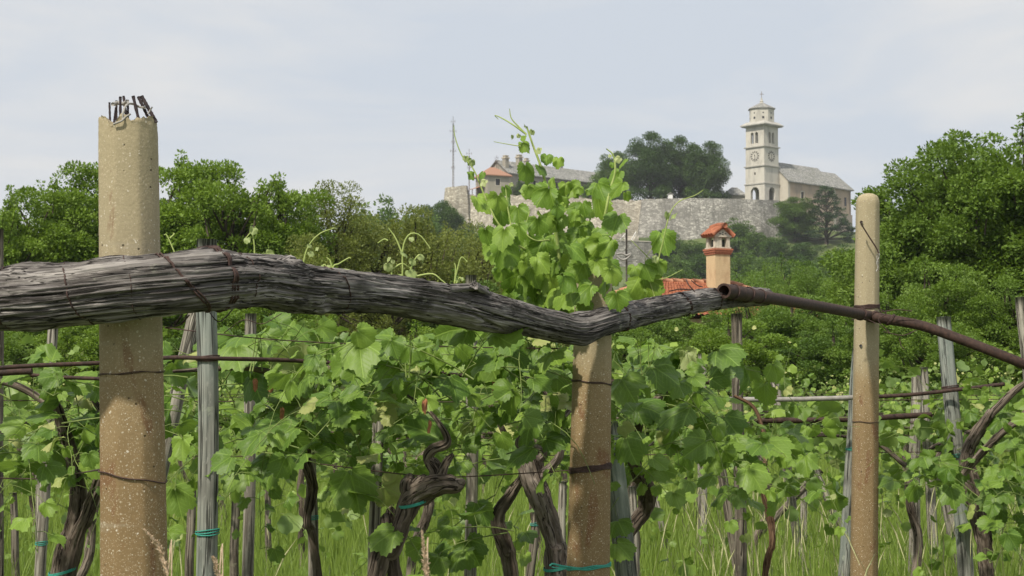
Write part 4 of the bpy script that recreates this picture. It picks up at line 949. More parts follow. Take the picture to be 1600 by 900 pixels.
front_vine('double stemmed dark vine left of the tall concrete post', 5.2, [[(95, 905, 34, 5.2), (112, 830, 28, 5.2), (122, 770, 24, 5.2), (108, 700, 20, 5.2), (90, 640, 14, 5.15)], [(105, 905, 26, 5.2), (138, 800, 20, 5.15), (158, 740, 18, 5.1), (170, 660, 12, 5.1)]],
           [[(90, 640, 14, 5.15), (20, 600, 11, 5.2), (-60, 590, 8, 5.2)], [(170, 660, 12, 5.1), (130, 600, 8, 5.2)]], 19, -90, 165, 690, 575, .098, 101, twine=[(98, 893, 38, 5.2)], lens=(.35, .75))
front_vine('dark vine tied to a grey stake right of the tall grey green post', 5.3, [[(494, 880, 13, 5.75), (480, 815, 14, 5.7), (488, 760, 16, 5.7), (476, 710, 18, 5.65), (484, 660, 13, 5.55), (470, 590, 10, 5.4)]],
           [[(470, 590, 12, 5.4), (380, 575, 9, 5.3), (280, 580, 6, 5.2)], [(470, 590, 12, 5.4), (560, 560, 8, 5.3)]], 29, 275, 580, 680, 520, .125, 102, upn=6, dead=3)
front_vine('thick twisted vine with gnarled elbow and turquoise tie in the middle', 4.9, [[(586, 905, 30, 4.9), (612, 858, 28, 4.9), (630, 812, 30, 4.9), (642, 782, 38, 4.9), (668, 764, 36, 4.88), (694, 756, 30, 4.85), (712, 757, 22, 4.85), (722, 753, 12, 4.85)],
            [(648, 782, 26, 4.92), (637, 762, 24, 4.9), (640, 748, 16, 4.9)], [(640, 770, 20, 4.9), (656, 752, 16, 4.88), (662, 746, 10, 4.88)], [(684, 760, 26, 4.88), (680, 735, 22, 4.88), (669, 716, 16, 4.88), (676, 702, 15, 4.86), (696, 694, 13, 4.85), (698, 682, 9, 4.85), (688, 664, 7, 4.85), (668, 640, 6, 4.9), (640, 620, 5, 4.95)],
            [(612, 862, 20, 4.95), (606, 828, 18, 5.0), (611, 800, 17, 5.0)], [(688, 744, 16, 4.86), (698, 722, 12, 4.86), (706, 712, 7, 4.86)]], [], 17, 600, 760, 610, 530, .105, 103, twine=[(645, 787, 40, 4.9)], dead=2, lens=(.35, .7), mt='bark')
front_vine('pale stout vine trunk with stubby head left of the middle concrete post', 5.4, [[(872, 905, 40, 5.4), (866, 850, 30, 5.4), (848, 790, 34, 5.4), (834, 750, 36, 5.4), (826, 722, 36, 5.4)],
            [(842, 745, 22, 5.4), (862, 730, 16, 5.38), (876, 705, 12, 5.36), (872, 660, 9, 5.4)], [(830, 728, 18, 5.4), (848, 706, 12, 5.4), (812, 696, 12, 5.4), (816, 680, 9, 5.4)]],
            [[(872, 660, 9, 5.4), (840, 600, 8, 5.4), (760, 580, 6, 5.4)], [(872, 660, 9, 5.4), (920, 610, 8, 5.5)]], 20, 740, 890, 680, 520, .118, 104, mt='bark_pale', upn=4, twine=[(872, 886, 40, 5.4)], dead=1, lens=(.35, .75))
front_vine('dark crooked vine right of the middle concrete post', 6.0, [[(978, 860, 20, 6.6), (985, 828, 22, 6.6), (1008, 795, 24, 6.6), (1008, 760, 26, 6.5), (990, 720, 20, 6.3), (1000, 650, 14, 6.1)]],
            [[(1000, 650, 14, 6.1), (1060, 600, 9, 6.1), (1130, 600, 6, 6.2)], [(1000, 650, 14, 6.1), (960, 600, 9, 5.9)]], 24, 945, 1100, 690, 545, .118, 105, upn=8, lens=(.4, .9))
front_vine('thin brown hanging vine cane with small leaves near the bent rusty pipe', 7.0, [[(1196, 895, 10, 6.8), (1206, 850, 10, 6.8), (1202, 800, 11, 6.8), (1192, 752, 9, 6.8), (1200, 700, 7, 6.9)]],
            [[(1200, 700, 7, 6.9), (1180, 640, 6, 6.9), (1150, 620, 5, 6.9)]], 9, 1130, 1220, 720, 660, .10, 106, mt='cane', upn=3, lens=(.3, .6))
front_vine('dark leafy vine at the right edge beside the leaning teal tinted post', 8.2, [[(1540, 880, 22, 8.3), (1532, 820, 26, 8.3), (1524, 770, 28, 8.3), (1512, 710, 22, 8.3), (1545, 650, 14, 8.2)], [(1505, 740, 10, 8.1), (1550, 690, 12, 8.0), (1612, 640, 12, 7.9)]],
            [[(1545, 650, 14, 8.2), (1600, 600, 10, 8.2), (1650, 590, 8, 8.2)]], 36, 1525, 1700, 790, 610, .115, 107, upn=8, lens=(.4, .9), dj=.5)
front_vine('leafy low vine filling between the twisted vine and the pale trunk', 5.9, [[(800, 905, 22, 5.9), (792, 860, 26, 5.9), (778, 810, 24, 5.9), (800, 770, 16, 5.9), (820, 740, 10, 5.9)]], [[(820, 740, 10, 5.9), (770, 640, 8, 5.9)]], 17, 690, 830, 830, 640, .10, 108, upn=2, lens=(.3, .7))

# ------------------------------------------------------------------ tall central shoots over the beam
def leaf_at(LV, x, y, wpx, d, g, ang=None, face=None):
    p = P(x, y, d); a = R(ang if ang is not None else g.uniform(225, 315)); tip = np.array([math.cos(a), g.uniform(-.35, .1), math.sin(a)])
    nm = unit(np.array([g.normal() * .45, -.7, .7]) + g.normal(size=3) * .35) if face is None else np.array(face, float)
    s_ = px2m(wpx, d) * 1.0; LV.add(p - unit(tip) * s_ * .42, tip, nm, s_, np.clip(g.uniform(.15, .85), 0, 1))
def z3(x, y): return (700 + x / 2.7275, 170 + y / 2.7275)
g = np.random.default_rng(55)
vt = root('vine_shoot_clump', P(880, 520, 5.15), 'tall bright vine shoots rising above the beam at the middle post', 'vine shoots'); O = np.array(vt.location)
LV = Leaves(); SB = MB()
big = [(145, 405, 120), (215, 400, 110), (225, 455, 125), (335, 275, 120), (400, 262, 80), (330, 160, 70), (405, 372, 130), (470, 395, 110), (265, 412, 100), (300, 450, 110), (530, 345, 90), (640, 410, 150), (600, 440, 90), (712, 292, 90),
       (650, 345, 105), (722, 340, 100), (712, 490, 130), (745, 230, 55), (545, 505, 130), (465, 480, 110), (255, 612, 160), (350, 605, 100), (430, 560, 110), (540, 560, 120), (610, 520, 110), (640, 570, 130), (235, 545, 120), (185, 600, 110),
       (350, 745, 140), (445, 730, 140), (520, 710, 120), (520, 800, 150), (600, 745, 110), (640, 790, 90), (695, 690, 120), (270, 750, 120), (245, 780, 90), (350, 800, 110), (440, 800, 110), (400, 660, 110), (480, 640, 110), (560, 640, 110),
       (650, 660, 100), (300, 530, 110), (385, 500, 110), (100, 285, 50), (145, 285, 45), (470, 228, 60), (420, 215, 60), (320, 125, 35), (440, 320, 80), (500, 340, 70), (545, 440, 90), (165, 540, 90), (230, 700, 90), (330, 680, 90),
       (680, 590, 100), (470, 560, 100), (390, 590, 110), (700, 240, 30), (95, 228, 35), (560, 700, 100), (610, 690, 90), (470, 850, 100), (580, 850, 90), (680, 800, 80), (260, 820, 80), (610, 610, 110), (210, 640, 100)]
for x, y, w_ in big:
    X_, Y_ = z3(x, y); leaf_at(LV, X_, Y_, w_ / 2.7275 * .98, g.uniform(4.86, 5.25), g)
for x_, y_, w_ in ((905, 425, 44), (940, 415, 40), (912, 455, 46), (880, 470, 48), (945, 450, 40), (900, 395, 46), (935, 385, 42), (958, 430, 36), (890, 440, 44), (965, 470, 38)): leaf_at(LV, x_, y_, w_, g.uniform(4.84, 4.9), g)
for k in range(70):
    X_ = g.normal(868, 50); Y_ = g.uniform(385, 500)
    if 770 < X_ < 985: leaf_at(LV, X_, Y_, g.uniform(24, 44), g.uniform(5.0, 5.35), g)
for k in range(48):
    X_ = g.normal(862, 42); Y_ = g.uniform(290, 430)
    if 765 < X_ < 985: leaf_at(LV, X_, Y_, g.uniform(14, 30), g.uniform(4.95, 5.25), g)
def stemp(pl, w0, w1, n=30):
    tube(SB, [P(*z3(a, b), d) for a, b, d in pl], np.linspace(px2m(w0, 5) / 2, px2m(w1, 5) / 2, len(pl)), 6, n=n)
stemp([(490, 850, 5.1), (470, 600, 5.05), (440, 420, 5.02), (400, 260, 5.0), (360, 150, 5.0), (335, 75, 5.0)], 7, 3)
stemp([(335, 110, 5.0), (300, 75, 5.0), (270, 40, 5.0), (262, 0, 5.0)], 3, 1.2); stemp([(335, 110, 5.0), (280, 70, 5.0), (230, 40, 5.02), (200, 28, 5.03), (215, 45, 5.03)], 3, 1)
stemp([(600, 760, 5.15), (640, 600, 5.1), (670, 450, 5.05), (690, 350, 5.05), (712, 270, 5.05), (705, 200, 5.05), (675, 170, 5.05)], 6, 2)
stemp([(500, 830, 5.1), (420, 640, 5.1), (300, 580, 5.0), (260, 450, 5.0), (245, 330, 5.0)], 5, 2); stemp([(420, 640, 5.1), (240, 520, 5.0), (165, 390, 5.0), (110, 260, 5.0), (60, 200, 5.0), (30, 120, 5.0), (25, 70, 5.0)], 4, 1.3)
stemp([(430, 560, 5.0), (370, 560, 4.95), (330, 520, 4.95), (350, 430, 4.95)], 3, 1.5)
stemp([(310, 160, 5.0), (250, 150, 5.0), (195, 140, 5.0)], 1.6, 1)
lm = MB(); LV.flush(lm, HI); lm.build('foliage', M['grape_shoot'], vt, O); SB.build('shoot', M['stem_green_light'], vt, O)
for x, y, w_ in ((330, 75, 18), (358, 100, 22), (300, 115, 16), (318, 128, 20), (275, 120, 16), (75, 212, 22), (105, 230, 26), (725, 215, 26), (690, 200, 14), (410, 640, 22), (355, 660, 36), (270, 322, 16), (880, 640, 22), (150, 315, 30), (385, 180, 28)):
    yl = Leaves(); leaf_at(yl, *z3(x, y), w_ / 2.0, 4.96, g); lm = MB(); yl.flush(lm, HI); lm.build('young_leaf', M['grape_young'], vt, O)
# single shoot right of the clump
vs = root('vine_shoot', P(1018, 500, 5.4), 'single slim vine shoot with large leaves in front of the tiled roof', 'vine shoots'); O = np.array(vs.location); LV = Leaves(); SB = MB()
for x, y, w_ in ((920, 568, 125), (840, 765, 150), (850, 690, 95), (905, 675, 80), (790, 690, 60), (880, 770, 90), (760, 800, 80)): leaf_at(LV, *z3(x, y), w_ / 2.7275 * 1.05, g.uniform(5.3, 5.5), g, ang=g.uniform(240, 300))
stemp([(860, 880, 5.45), (885, 700, 5.42), (915, 570, 5.4), (945, 450, 5.4), (985, 395, 5.4), (1050, 370, 5.4), (1090, 345, 5.4)], 3.4, 1.2)
stemp([(875, 730, 5.42), (930, 720, 5.4), (1000, 685, 5.4)], 2, 1); stemp([(880, 660, 5.42), (830, 610, 5.4), (780, 560, 5.4)], 2.4, 1); stemp([(880, 800, 5.42), (840, 660, 5.4), (870, 590, 5.4)], 2, 1)
lm = MB(); LV.flush(lm, HI); lm.build('foliage', M['grape_shoot'], vs, O); SB.build('shoot', M['stem_green_light'], vs, O)
for a_, b_, c_ in ((935, 455, 14), (960, 458, 18), (880, 640, 14)):
    yl = Leaves(); leaf_at(yl, *z3(a_, b_), c_, 5.38, g); lm = MB(); yl.flush(lm, HI); lm.build('young_leaf', M['grape_young'], vs, O)
# little sprouts over the beam: list of polylines (px,py), leaves
def sprout(label, d, lines, lv, base):
    rt = root('vine_sprout', P(base[0], base[1] + 40, d), label, 'vine sprout', 'pale sprouts rising over the beam'); O = np.array(rt.location); SB = MB(); L_ = Leaves(); gg = np.random.default_rng(int(base[0]))
    for k, ln in enumerate(lines):
        l2 = [P(a, b, d) for a, b in ln]; SB = MB(); tube(SB, l2, np.linspace(px2m(3.2, d) / 2, px2m(1.6, d) / 2, len(l2)), 5, n=18); SB.build('shoot' if k == 0 else 'tendril', M['stem_green_light'], rt, O)
    for x, y, w_ in lv: L_ = Leaves(); leaf_at(L_, x, y, w_, d - .01, gg, ang=gg.uniform(240, 320)); m2 = MB(); L_.flush(m2, HI); m2.build('young_leaf', M['grape_young'], rt, O)
sprout('arching pale sprout above the beam before the left trees', 4.4, [[(474, 470), (474, 415), (482, 385), (500, 365), (524, 356)]], [(486, 397, 12), (484, 384, 9), (495, 389, 8)], (474, 430))
sprout('short curled sprout left of the double one above the beam', 4.5, [[(520, 470), (520, 420), (530, 412), (545, 403), (548, 404)], [(520, 424), (516, 408), (510, 402)], [(520, 424), (540, 421), (556, 426)], [(512, 425), (508, 414), (502, 416)]], [(513, 418, 10), (504, 417, 8)], (520, 430))
sprout('tallest forked sprout with drooping pale leaves above the beam middle', 4.6, [[(629, 480), (629, 420), (630, 385), (640, 366), (655, 367), (668, 382), (672, 388)], [(628, 395), (618, 372), (606, 355)], [(612, 480), (612, 430), (612, 412), (606, 403)], [(636, 440), (645, 412), (655, 398), (661, 404), (660, 412)],
        [(648, 432), (675, 428), (690, 438), (702, 448)], [(614, 420), (628, 412), (640, 418)], [(606, 376), (600, 374), (590, 380)]], [(633, 397, 16), (606, 418, 16), (643, 374, 9), (643, 428, 20), (644, 410, 14), (658, 402, 12), (607, 405, 9), (614, 409, 8), (625, 434, 14)], (629, 440))
sprout('thin forked sprout beside the small post stub', 4.8, [[(709, 480), (710, 445), (715, 420), (721, 402), (730, 409)], [(711, 440), (712, 420), (710, 410)], [(712, 446), (718, 434), (725, 437)]], [(716, 438, 9), (722, 436, 7)], (709, 450))
sprout('upright sprout with a white bud over the thick left beam', 4.3, [[(396, 460), (398, 400), (394, 365), (384, 372)], [(396, 405), (408, 400), (420, 400)]], [(386, 376, 12), (394, 358, 12), (396, 361, 14), (418, 401, 22)], (396, 420))
sprout('long tendril leaning from the tall concrete post over the beam', 4.2, [[(300, 420), (280, 408), (262, 370), (256, 367)], [(266, 372), (272, 366), (270, 364)]], [], (300, 420))

# ------------------------------------------------------------------ back row vines (shared meshes)
def row_vine_proto(seed):
    g = np.random.default_rng(seed); tb = MB(); LV = Leaves(); SB = MB()
    pts = [[0, 0, -.05], [.04 * g.normal(), .03, .3], [.06 * g.normal(), 0, .6], [.05 * g.normal(), .02, .85], [0, 0, 1.08]]
    tube(tb, pts, [.034, .028, .026, .03, .018], 12, n=24, disp=bark_disp(seed, .35))
    for s_ in (-1, 1): tube(tb, [[0, 0, 1.05], [s_ * .25, .02, 1.22], [s_ * .7, 0, 1.25 + .05 * g.normal()]], [.018, .012, .006], 8, n=12, disp=bark_disp(seed + 4, .25))
    for k in range(24):
        x = g.uniform(-.8, .8); cane([x, g.normal() * .12, g.uniform(1.02, 1.32)], [g.normal() * .6, g.normal() * .5, g.uniform(.3, 1)], g.uniform(.35, .85), .112, LV, SB, g, g.uniform(.5, 1.5), hi=False)
    for k in range(5):
        cane([g.uniform(-.8, .8), g.normal() * .1, 1.35], [g.normal() * .2, g.normal() * .2, 1], g.uniform(.2, .38), .065, LV, SB, g, .1, hi=False)
    for k in range(15):
        cane([g.uniform(-.8, .8), g.normal() * .1, g.uniform(.78, 1.1)], [g.normal() * .6, g.normal() * .5, g.uniform(-.6, .4)], g.uniform(.25, .5), .10, LV, SB, g, 1.5, hi=False)
    for k in range(1):
        cane([g.normal() * .1, g.normal() * .05, g.uniform(.3, .8)], [g.normal(), g.normal() * .5, .2], .35, .09, LV, SB, g, 1, hi=False)
    yl = LV
    for k in range(26): yl.add(np.array([g.uniform(-.8, .8), g.normal() * .2, g.uniform(1.4, 1.74)]), [g.normal(), g.normal(), -.5], [g.normal(), -1, .5], g.uniform(.014, .030), 1.0)
    lm = MB(); LV.flush(lm, LO)
    return [(tb, 'trunk', 'bark'), (lm, 'foliage', 'grape_far'), (SB, 'shoot', 'stem_green')]
protos = [row_vine_proto(300 + k) for k in range(4)]
pobj = [None] * 4
def row_vine(k, x, y, label, group, sc, zs=1):
    if pobj[k] is None:
        rt = root('grapevine', (x, y, 0), label, 'grapevine', group)
        for mb_, nm, mt in protos[k]: mb_.build(nm, M[mt], rt)
        pobj[k] = rt
    else:
        rt = copy_tree(pobj[k]); rt['label'] = label; rt['group'] = group
    rt.location = (x, y, gz(x, y)); rt.scale = (sc, sc, sc * zs); rt.rotation_euler = (0, 0, random.choice([0, math.pi]) + random.uniform(-.25, .25))
rows_ = [(9.2, 'second', 1.55, -.25, 1.0), (12.2, 'third', 1.6, .3, .98), (15.6, 'fourth', 1.65, -.6, .98), (19.5, 'fifth', 1.75, .1, .96), (24.0, 'sixth', 2.0, .4, .96)]
kk = 0
for d, nm, sp, off, zs in rows_:
    hw = .34 * d + .6; n = int(2 * hw / sp) + 1
    for k in range(n):
        x = -hw + off * .3 + sp * k + random.uniform(-.15, .15)
        row_vine(kk % 4, x, d + random.uniform(-.15, .15) + x * .12, 'leafy grapevine of the %s trellis row, %s from the left' % (nm, ordn[min(k, 14)]), 'grapevines of the %s row' % nm, random.uniform(.92, 1.06), zs); kk += 1

# ------------------------------------------------------------------ posts
def wood_post(x0, y0, x1, y1, w_, d, label, mt='post', name='wooden_post', rings=(), seed=None, d1=None, group='weathered wooden vineyard posts', flat=1.0):
    t = P(x0, y0, d); b = P(x1, y1, d1 or d); dir_ = b - t; L = (t[2] + .1) / max(.05, -dir_[2]); g0 = t + dir_ * L
    sd = seed if seed is not None else x0 * .37; r_ = px2m(w_, d) / 2
    rt = root(name, g0, label, 'wooden post', group); O = np.array(rt.location)
    def dp(a, l_, rr): 
        x, y = math.cos(a), math.sin(a)
        return .10 * noise.noise(Vector((x * 1.2, y * 1.2, l_ * 1.5 + sd))) - .10 * abs(noise.noise(Vector((x * 4, y * 4, l_ * .8 + sd)))) - (.10 * max(0, noise.noise(Vector((x * 2, y * 2, l_ * 12 + sd)))) if l_ < r_ * 2 else 0)
    n = 40; pts = np.linspace(0, 1, n)[:, None] * (g0 - t) + t; pts = pts + np.array([[r_ * .25 * noise.noise(Vector((k * .11, sd, 0))), 0, 0] for k in range(n)])
    mb = MB(); tube(mb, pts, np.linspace(r_ * .97, r_ * 1.08, n), 24, disp=dp); mb.build('shaft', M[mt], rt, O)
    for (yy, mm, tk) in rings:
        c_ = t + dir_ * ((P(0, yy, d)[2] - t[2]) / dir_[2]); mb = MB()
        for q_ in range(3):
            aa = np.linspace(0, 2 * math.pi, 29); rr = r_ * 1.10
            tube(mb, [c_ + [rr * math.cos(a), rr * math.sin(a), r_ * .15 * math.sin(a + q_) + .004 * q_] for a in aa], tk, 5)
        mb.build('twine' if mm == 'twine' else 'wire_tie', M[mm], rt, O)
    return rt
WP = [(325, 374, 324, 900, 33, 4.75, 'tall grey green post poking over the beam near the tall concrete post', 'post_teal', [(392, 'wire', .0022), (833, 'twine', .0018), (562, 'wire', .0016)]),
      (310, 470, 268, 660, 24, 6.2, 'leaning pale split post behind the tall grey green post', 'post', []),
      (392, 490, 388, 900, 18, 6.6, 'thin peeled pale stake right of the tall grey green post', 'post', [(740, 'twine', .0015)]),
      (84, 500, 62, 900, 17, 6.4, 'slightly leaning grey stake left of the tall concrete post', 'post', [(850, 'twine', .0016)]),
      (592, 610, 583, 890, 18, 5.4, 'thin twisted pale stake left of the gnarled vine', 'post', [(700, 'wire', .001)]),
      (737, 430, 736, 900, 19, 6.2, 'grey post whose stub shows over the middle of the beam', 'post', []),
      (950, 660, 978, 900, 34, 5.7, 'thick grey green cracked post just behind the middle concrete post', 'post_teal', [(712, 'wire', .0016)]),
      (880, 752, 876, 880, 13, 8.6, 'small pointed grey stake between pale vine and middle post', 'post', []),
      (838, 800, 828, 900, 14, 7.2, 'short dark stake left of the pale vine trunk', 'post_dark', [(820, 'twine', .0012)]),
      (1150, 490, 1158, 880, 18, 7.4, 'rough brown grey post under the open end of the rusty pipe', 'post_dark', []),
      (1122, 700, 1150, 870, 16, 8.6, 'dark leaning stake next to the rough brown grey post', 'post_dark', []),
      (1340, 545, 1320, 880, 17, 9.0, 'bluish bowed post half hidden by the plain concrete post', 'post_teal', [(702, 'twine', .0018)]),
      (1432, 577, 1428, 850, 17, 10.2, 'straight grey post right of the plain concrete post', 'post', [(720, 'twine', .002), (660, 'wire', .002)]),
      (1442, 574, 1456, 800, 15, 12.5, 'pale post top peeping beside the straight grey post', 'post', []),
      (1475, 495, 1506, 860, 24, 8.8, 'sturdy leaning teal tinted post at the right', 'post_teal', [(606, 'wire', .003), (712, 'twine', .002), (724, 'twine', .002)]),
      (1596, 464, 1612, 640, 20, 8.6, 'top of a pale post cut by the right edge', 'post', []),
      (1470, 745, 1498, 860, 22, 10.5, 'thick pale stump leaning beside the teal tinted post', 'post', []),
      (1097, 553, 1098, 880, 14, 14.0, 'far slim post top seen above the vines right of centre', 'post', []),
      (1210, 588, 1226, 700, 14, 13.0, 'pale leaning far post behind the galvanised rail', 'post', []),
      (-3, 358, -4, 900, 18, 6.8, 'dark post at the very left edge above the beam', 'post_dark', []),
      (485, 700, 490, 880, 17, 6.0, 'grey stake bound with the dark vine', 'post', [(810, 'twine', .0016)]),
      (988, 760, 994, 880, 13, 8.8, 'thin grey stake right behind the thick cracked post', 'post', []),
      (1022, 768, 1040, 850, 9, 13.0, 'little far stake leaning in the meadow gap', 'post', []),
      (1070, 745, 1070, 830, 8, 16.0, 'far upright stake in the meadow gap', 'post_dark', []),
      (1094, 750, 1084, 830, 8, 16.0, 'far slanting stake in the meadow gap', 'post_dark', []),
      (1254, 700, 1256, 810, 10, 14.0, 'short far stake between the two slanting braces', 'post', []),
      (62, 720, 62, 880, 13, 9.6, 'short far stake below the left vine leaves', 'post', []),
      (20, 770, 24, 880, 12, 10.4, 'small stake in the grass at far left', 'post_dark', []),
      (418, 760, 420, 880, 10, 12.0, 'small far stake behind the peeled pale stake', 'post_dark', []),
      (370, 740, 366, 880, 14, 9.0, 'dark stake stub right of the tall grey green post', 'post_dark', []),
      (300, 760, 296, 890, 14, 8.6, 'dark stake between the tall concrete post and the grey green post', 'post_dark', [])]
for x0, y0, x1, y1, w_, d, lab, mt, rg in WP: wood_post(x0, y0, x1, y1, w_, d, lab, mt, rings=rg)
wood_post(1263, 712, 1308, 812, 12, 13.2, 'pale slanting brace leaning to the left in the meadow', 'post', name='brace_post'); wood_post(1283, 735, 1215, 805, 11, 13.6, 'dark slanting brace leaning to the right in the meadow', 'post_dark', name='brace_post')

# concrete posts
def concrete_post(cx0, y0, cx1, y1, w0, w1, d, label, rot, broken=False, round_=False, holes=(), ties=(), seed=0):
    t = P(cx0, y0, d); b = P(cx1, y1, d); dir_ = b - t; L = (t[2] + .1) / -dir_[2]; g0 = t + dir_ * L; r0 = px2m(w0, d) / 2; r1 = px2m(w1, d) / 2
    rt = root('concrete_post', g0, label, 'concrete post', 'pebble concrete posts of the front row'); O = np.array(rt.location)
    n, sd = 260, 72; mb = MB(); tt = np.linspace(0, 1, n) ** 1.0
    th = np.linspace(0, 2 * math.pi, sd, endpoint=False)
    def sec(a):
        a = (a + rot) % (2 * math.pi); k = math.pi / 4; aa = (a % k) - k / 2; oct_ = math.cos(k / 2) / math.cos(aa); return (.55 * oct_ + .45 * .985) / .97
    V_ = []; G_ = []
    for f in tt:
        p = t + (g0 - t) * f; frac = min(1, f * L); 
        rr = (r0 + (r1 - r0) * frac) if frac < 1 else r1 + (r1 - r0) * .3 * (f * L - 1)
        dist = f * np.linalg.norm(g0 - t)
        for a in th:
            s_ = sec(a); nz = .012 * noise.noise(Vector((math.cos(a) * 3, math.sin(a) * 3, dist * 9 + seed))) + .010 * noise.noise(Vector((math.cos(a) * 12, math.sin(a) * 12, dist * 80 + seed)))
            k = 1.0
            if broken and dist < .07: nz += (1 - dist / .07) * (.07 * noise.noise(Vector((math.cos(a) * 6, math.sin(a) * 6, dist * 90))) - .03)
            if round_ and dist < r0 * .9: k = math.sqrt(max(0.02, 1 - (1 - dist / (r0 * .9)) ** 2)) * .55 + .45 if dist > 0 else .45
            V_.append(p + [rr * s_ * k * (1 + nz) * math.cos(a), rr * s_ * k * (1 + nz) * math.sin(a), 0])
    V_ = np.array(V_)
    if broken:   # ragged rim: pull the first rings down irregularly
        def rim(a): return .5 + .5 * noise.noise(Vector((math.cos(a) * 2.3 + 5, math.sin(a) * 2.3, 1.3))) + .35 * noise.noise(Vector((math.cos(a) * 8, math.sin(a) * 8, 2)))
        prof = np.array([max(0, rim(a)) for a in th]) * .018 + np.array([.012 * abs(noise.noise(Vector((math.cos(a) * 14, math.sin(a) * 14, 7)))) for a in th])
        prof = prof + .026 * np.exp(-((((th - R(252) + math.pi) % (2 * math.pi)) - math.pi) / .20) ** 2) + .014 * np.exp(-((((th - R(290) + math.pi) % (2 * math.pi)) - math.pi) / .12) ** 2)
        zt = t[2]
        for k in range(n):
            row = V_[k * sd:(k + 1) * sd]; row[:, 2] = np.minimum(row[:, 2], zt - prof); V_[k * sd:(k + 1) * sd] = row
        inner = np.array([t + [r0 * .55 * math.cos(a), r0 * .55 * math.sin(a), -.030 + .010 * noise.noise(Vector((math.cos(a) * 3, math.sin(a) * 3, 9)))] for a in th])
        cen = (t + [0, 0, -.02])[None]; V_ = np.vstack([inner, V_]); n += 1; V_ = np.vstack([V_, cen])
    else: V_ = np.vstack([V_, (t + [0, 0, .004])[None]])
    i, j = np.meshgrid(np.arange(n - 1), np.arange(sd), indexing='ij'); j2 = (j + 1) % sd
    Q = np.stack([i * sd + j, (i + 1) * sd + j, (i + 1) * sd + j2, i * sd + j2], -1).reshape(-1, 4)
    jj = np.arange(sd); mb.add(V_, [Q, np.stack([np.full(sd, len(V_) - 1), jj, (jj + 1) % sd], -1)]); mb.build('shaft', M['concrete'], rt, O)
    for (hx, hy) in holes:
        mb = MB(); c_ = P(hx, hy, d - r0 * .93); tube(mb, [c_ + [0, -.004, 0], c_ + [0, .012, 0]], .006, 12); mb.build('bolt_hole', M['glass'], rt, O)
    for (ya, yb, mm, tk, turns) in ties:
        mb = MB()
        for q_ in range(turns):
            aa = np.linspace(R(150), R(150 + 360), 41); f0 = (P(0, (ya + yb) / 2, d)[2] - t[2]) / dir_[2]; c_ = t + dir_ * f0; rr = (r0 + (r1 - r0) * min(1, f0)) * 1.045
            za, zb_ = P(0, ya, d)[2] - c_[2], P(0, yb, d)[2] - c_[2]
            pts = []
            for a in aa:
                xx = math.cos(a); zq = za + (zb_ - za) * (xx + 1) / 2; s_ = sec(a); pts.append(c_ + [rr * s_ * xx, rr * s_ * math.sin(a), zq + (q_ - turns / 2) * tk * 1.6 + .0015 * math.sin(a * 5 + q_)])
            tube(mb, pts, tk, 6)
        mb.build('twine' if mm == 'twine' else 'wire_tie', M[mm], rt, O)
    return rt, t, r0, O
cp1, t1, r1_, O1 = concrete_post(200, 178, 210, 900, 92, 104, 3.56, 'broad concrete post with broken top and bare rebars at the left', R(14), broken=True, ties=[(733, 752, 'wire', .0016, 1), (586, 580, 'wire', .0009, 2)], seed=1)
for k, (x, y0, x1_, y1_, w_, dz) in enumerate(((172, 190, 171, 160, 4, -.02), (182, 186, 182, 157, 4, .03), (188, 186, 188, 151, 5, -.03), (197, 180, 193, 150, 5, .02), (200, 184, 200, 156, 4, .03), (216, 184, 208, 150, 6, -.02), (228, 176, 216, 151, 6, .01), (234, 173, 221, 150, 7, -.015), (178, 192, 181, 168, 4, .0))):
    mb = MB(); a, b = P(x, y0, 3.56 + dz), P(x1_, y1_, 3.56 + dz); r_ = px2m(w_, 3.56) / 2 * .85
    tube(mb, [a - (b - a) * .8, b], r_, 8, n=24, disp=lambda a_, l_, r2: .12 * math.sin(l_ * 1400 + a_ * 2)); mb.build('rebar', M['rebar'], cp1, O1)
mb = MB(); D_ = 3.50
tube(mb, [P(x, y, d) for x, y, d in ((177, 194, 3.49), (190, 189, 3.49), (196, 183, 3.5), (204, 178, 3.5))], .0022, 6, n=20)
tube(mb, [P(x, y, d) for x, y, d in ((192, 186, 3.5), (193, 174, 3.5), (198, 164, 3.52), (206, 162, 3.55), (218, 167, 3.58), (226, 168, 3.55))], .0026, 6, n=24)
tube(mb, [P(x, y, d) for x, y, d in ((176, 163, 3.54), (184, 161, 3.56), (193, 162, 3.55), (199, 158, 3.54))], .0045, 7, n=20)
tube(mb, [P(x, y, d) for x, y, d in ((231, 178, 3.53), (238, 167, 3.53))], .0016, 6); mb.build('wire_loop', M['wire_grey'], cp1, O1)
cp2, t2, r2_, O2_ = concrete_post(928, 415, 919, 900, 56, 66, 4.98, 'rust stained concrete post under the middle of the beam with green twine', R(6), ties=[(734, 726, 'wire', .0022, 5), (594, 600, 'wire', .0014, 2), (886, 880, 'twine', .0022, 3)], seed=2)
mb = MB(); tube(mb, [P(x, y, 4.9) for x, y in ((890, 886), (876, 884), (864, 881), (859, 884))], .003, 6, n=12); tube(mb, [P(x, y, 4.9) for x, y in ((885, 885), (870, 887), (862, 886))], .002, 6, n=12); mb.build('twine', M['twine'], cp2, O2_)
cp3, t3, r3_, O3 = concrete_post(1356, 303, 1350, 900, 36, 42, 8.05, 'slim plain concrete post with rounded top at the right', R(20), round_=True, holes=[(1345, 540), (1347, 737), (1346, 347)],
    ties=[(480, 478, 'wire', .003, 4), (494, 488, 'wire', .002, 2), (658, 660, 'wire', .0016, 1)], seed=3)
mb = MB(); tube(mb, [P(x, y, 7.93) for x, y in ((1345, 345), (1347, 352), (1358, 370), (1369, 387), (1373, 396))], .0035, 6, n=16); mb.build('hook_wire', M['rust'], cp3, O3)
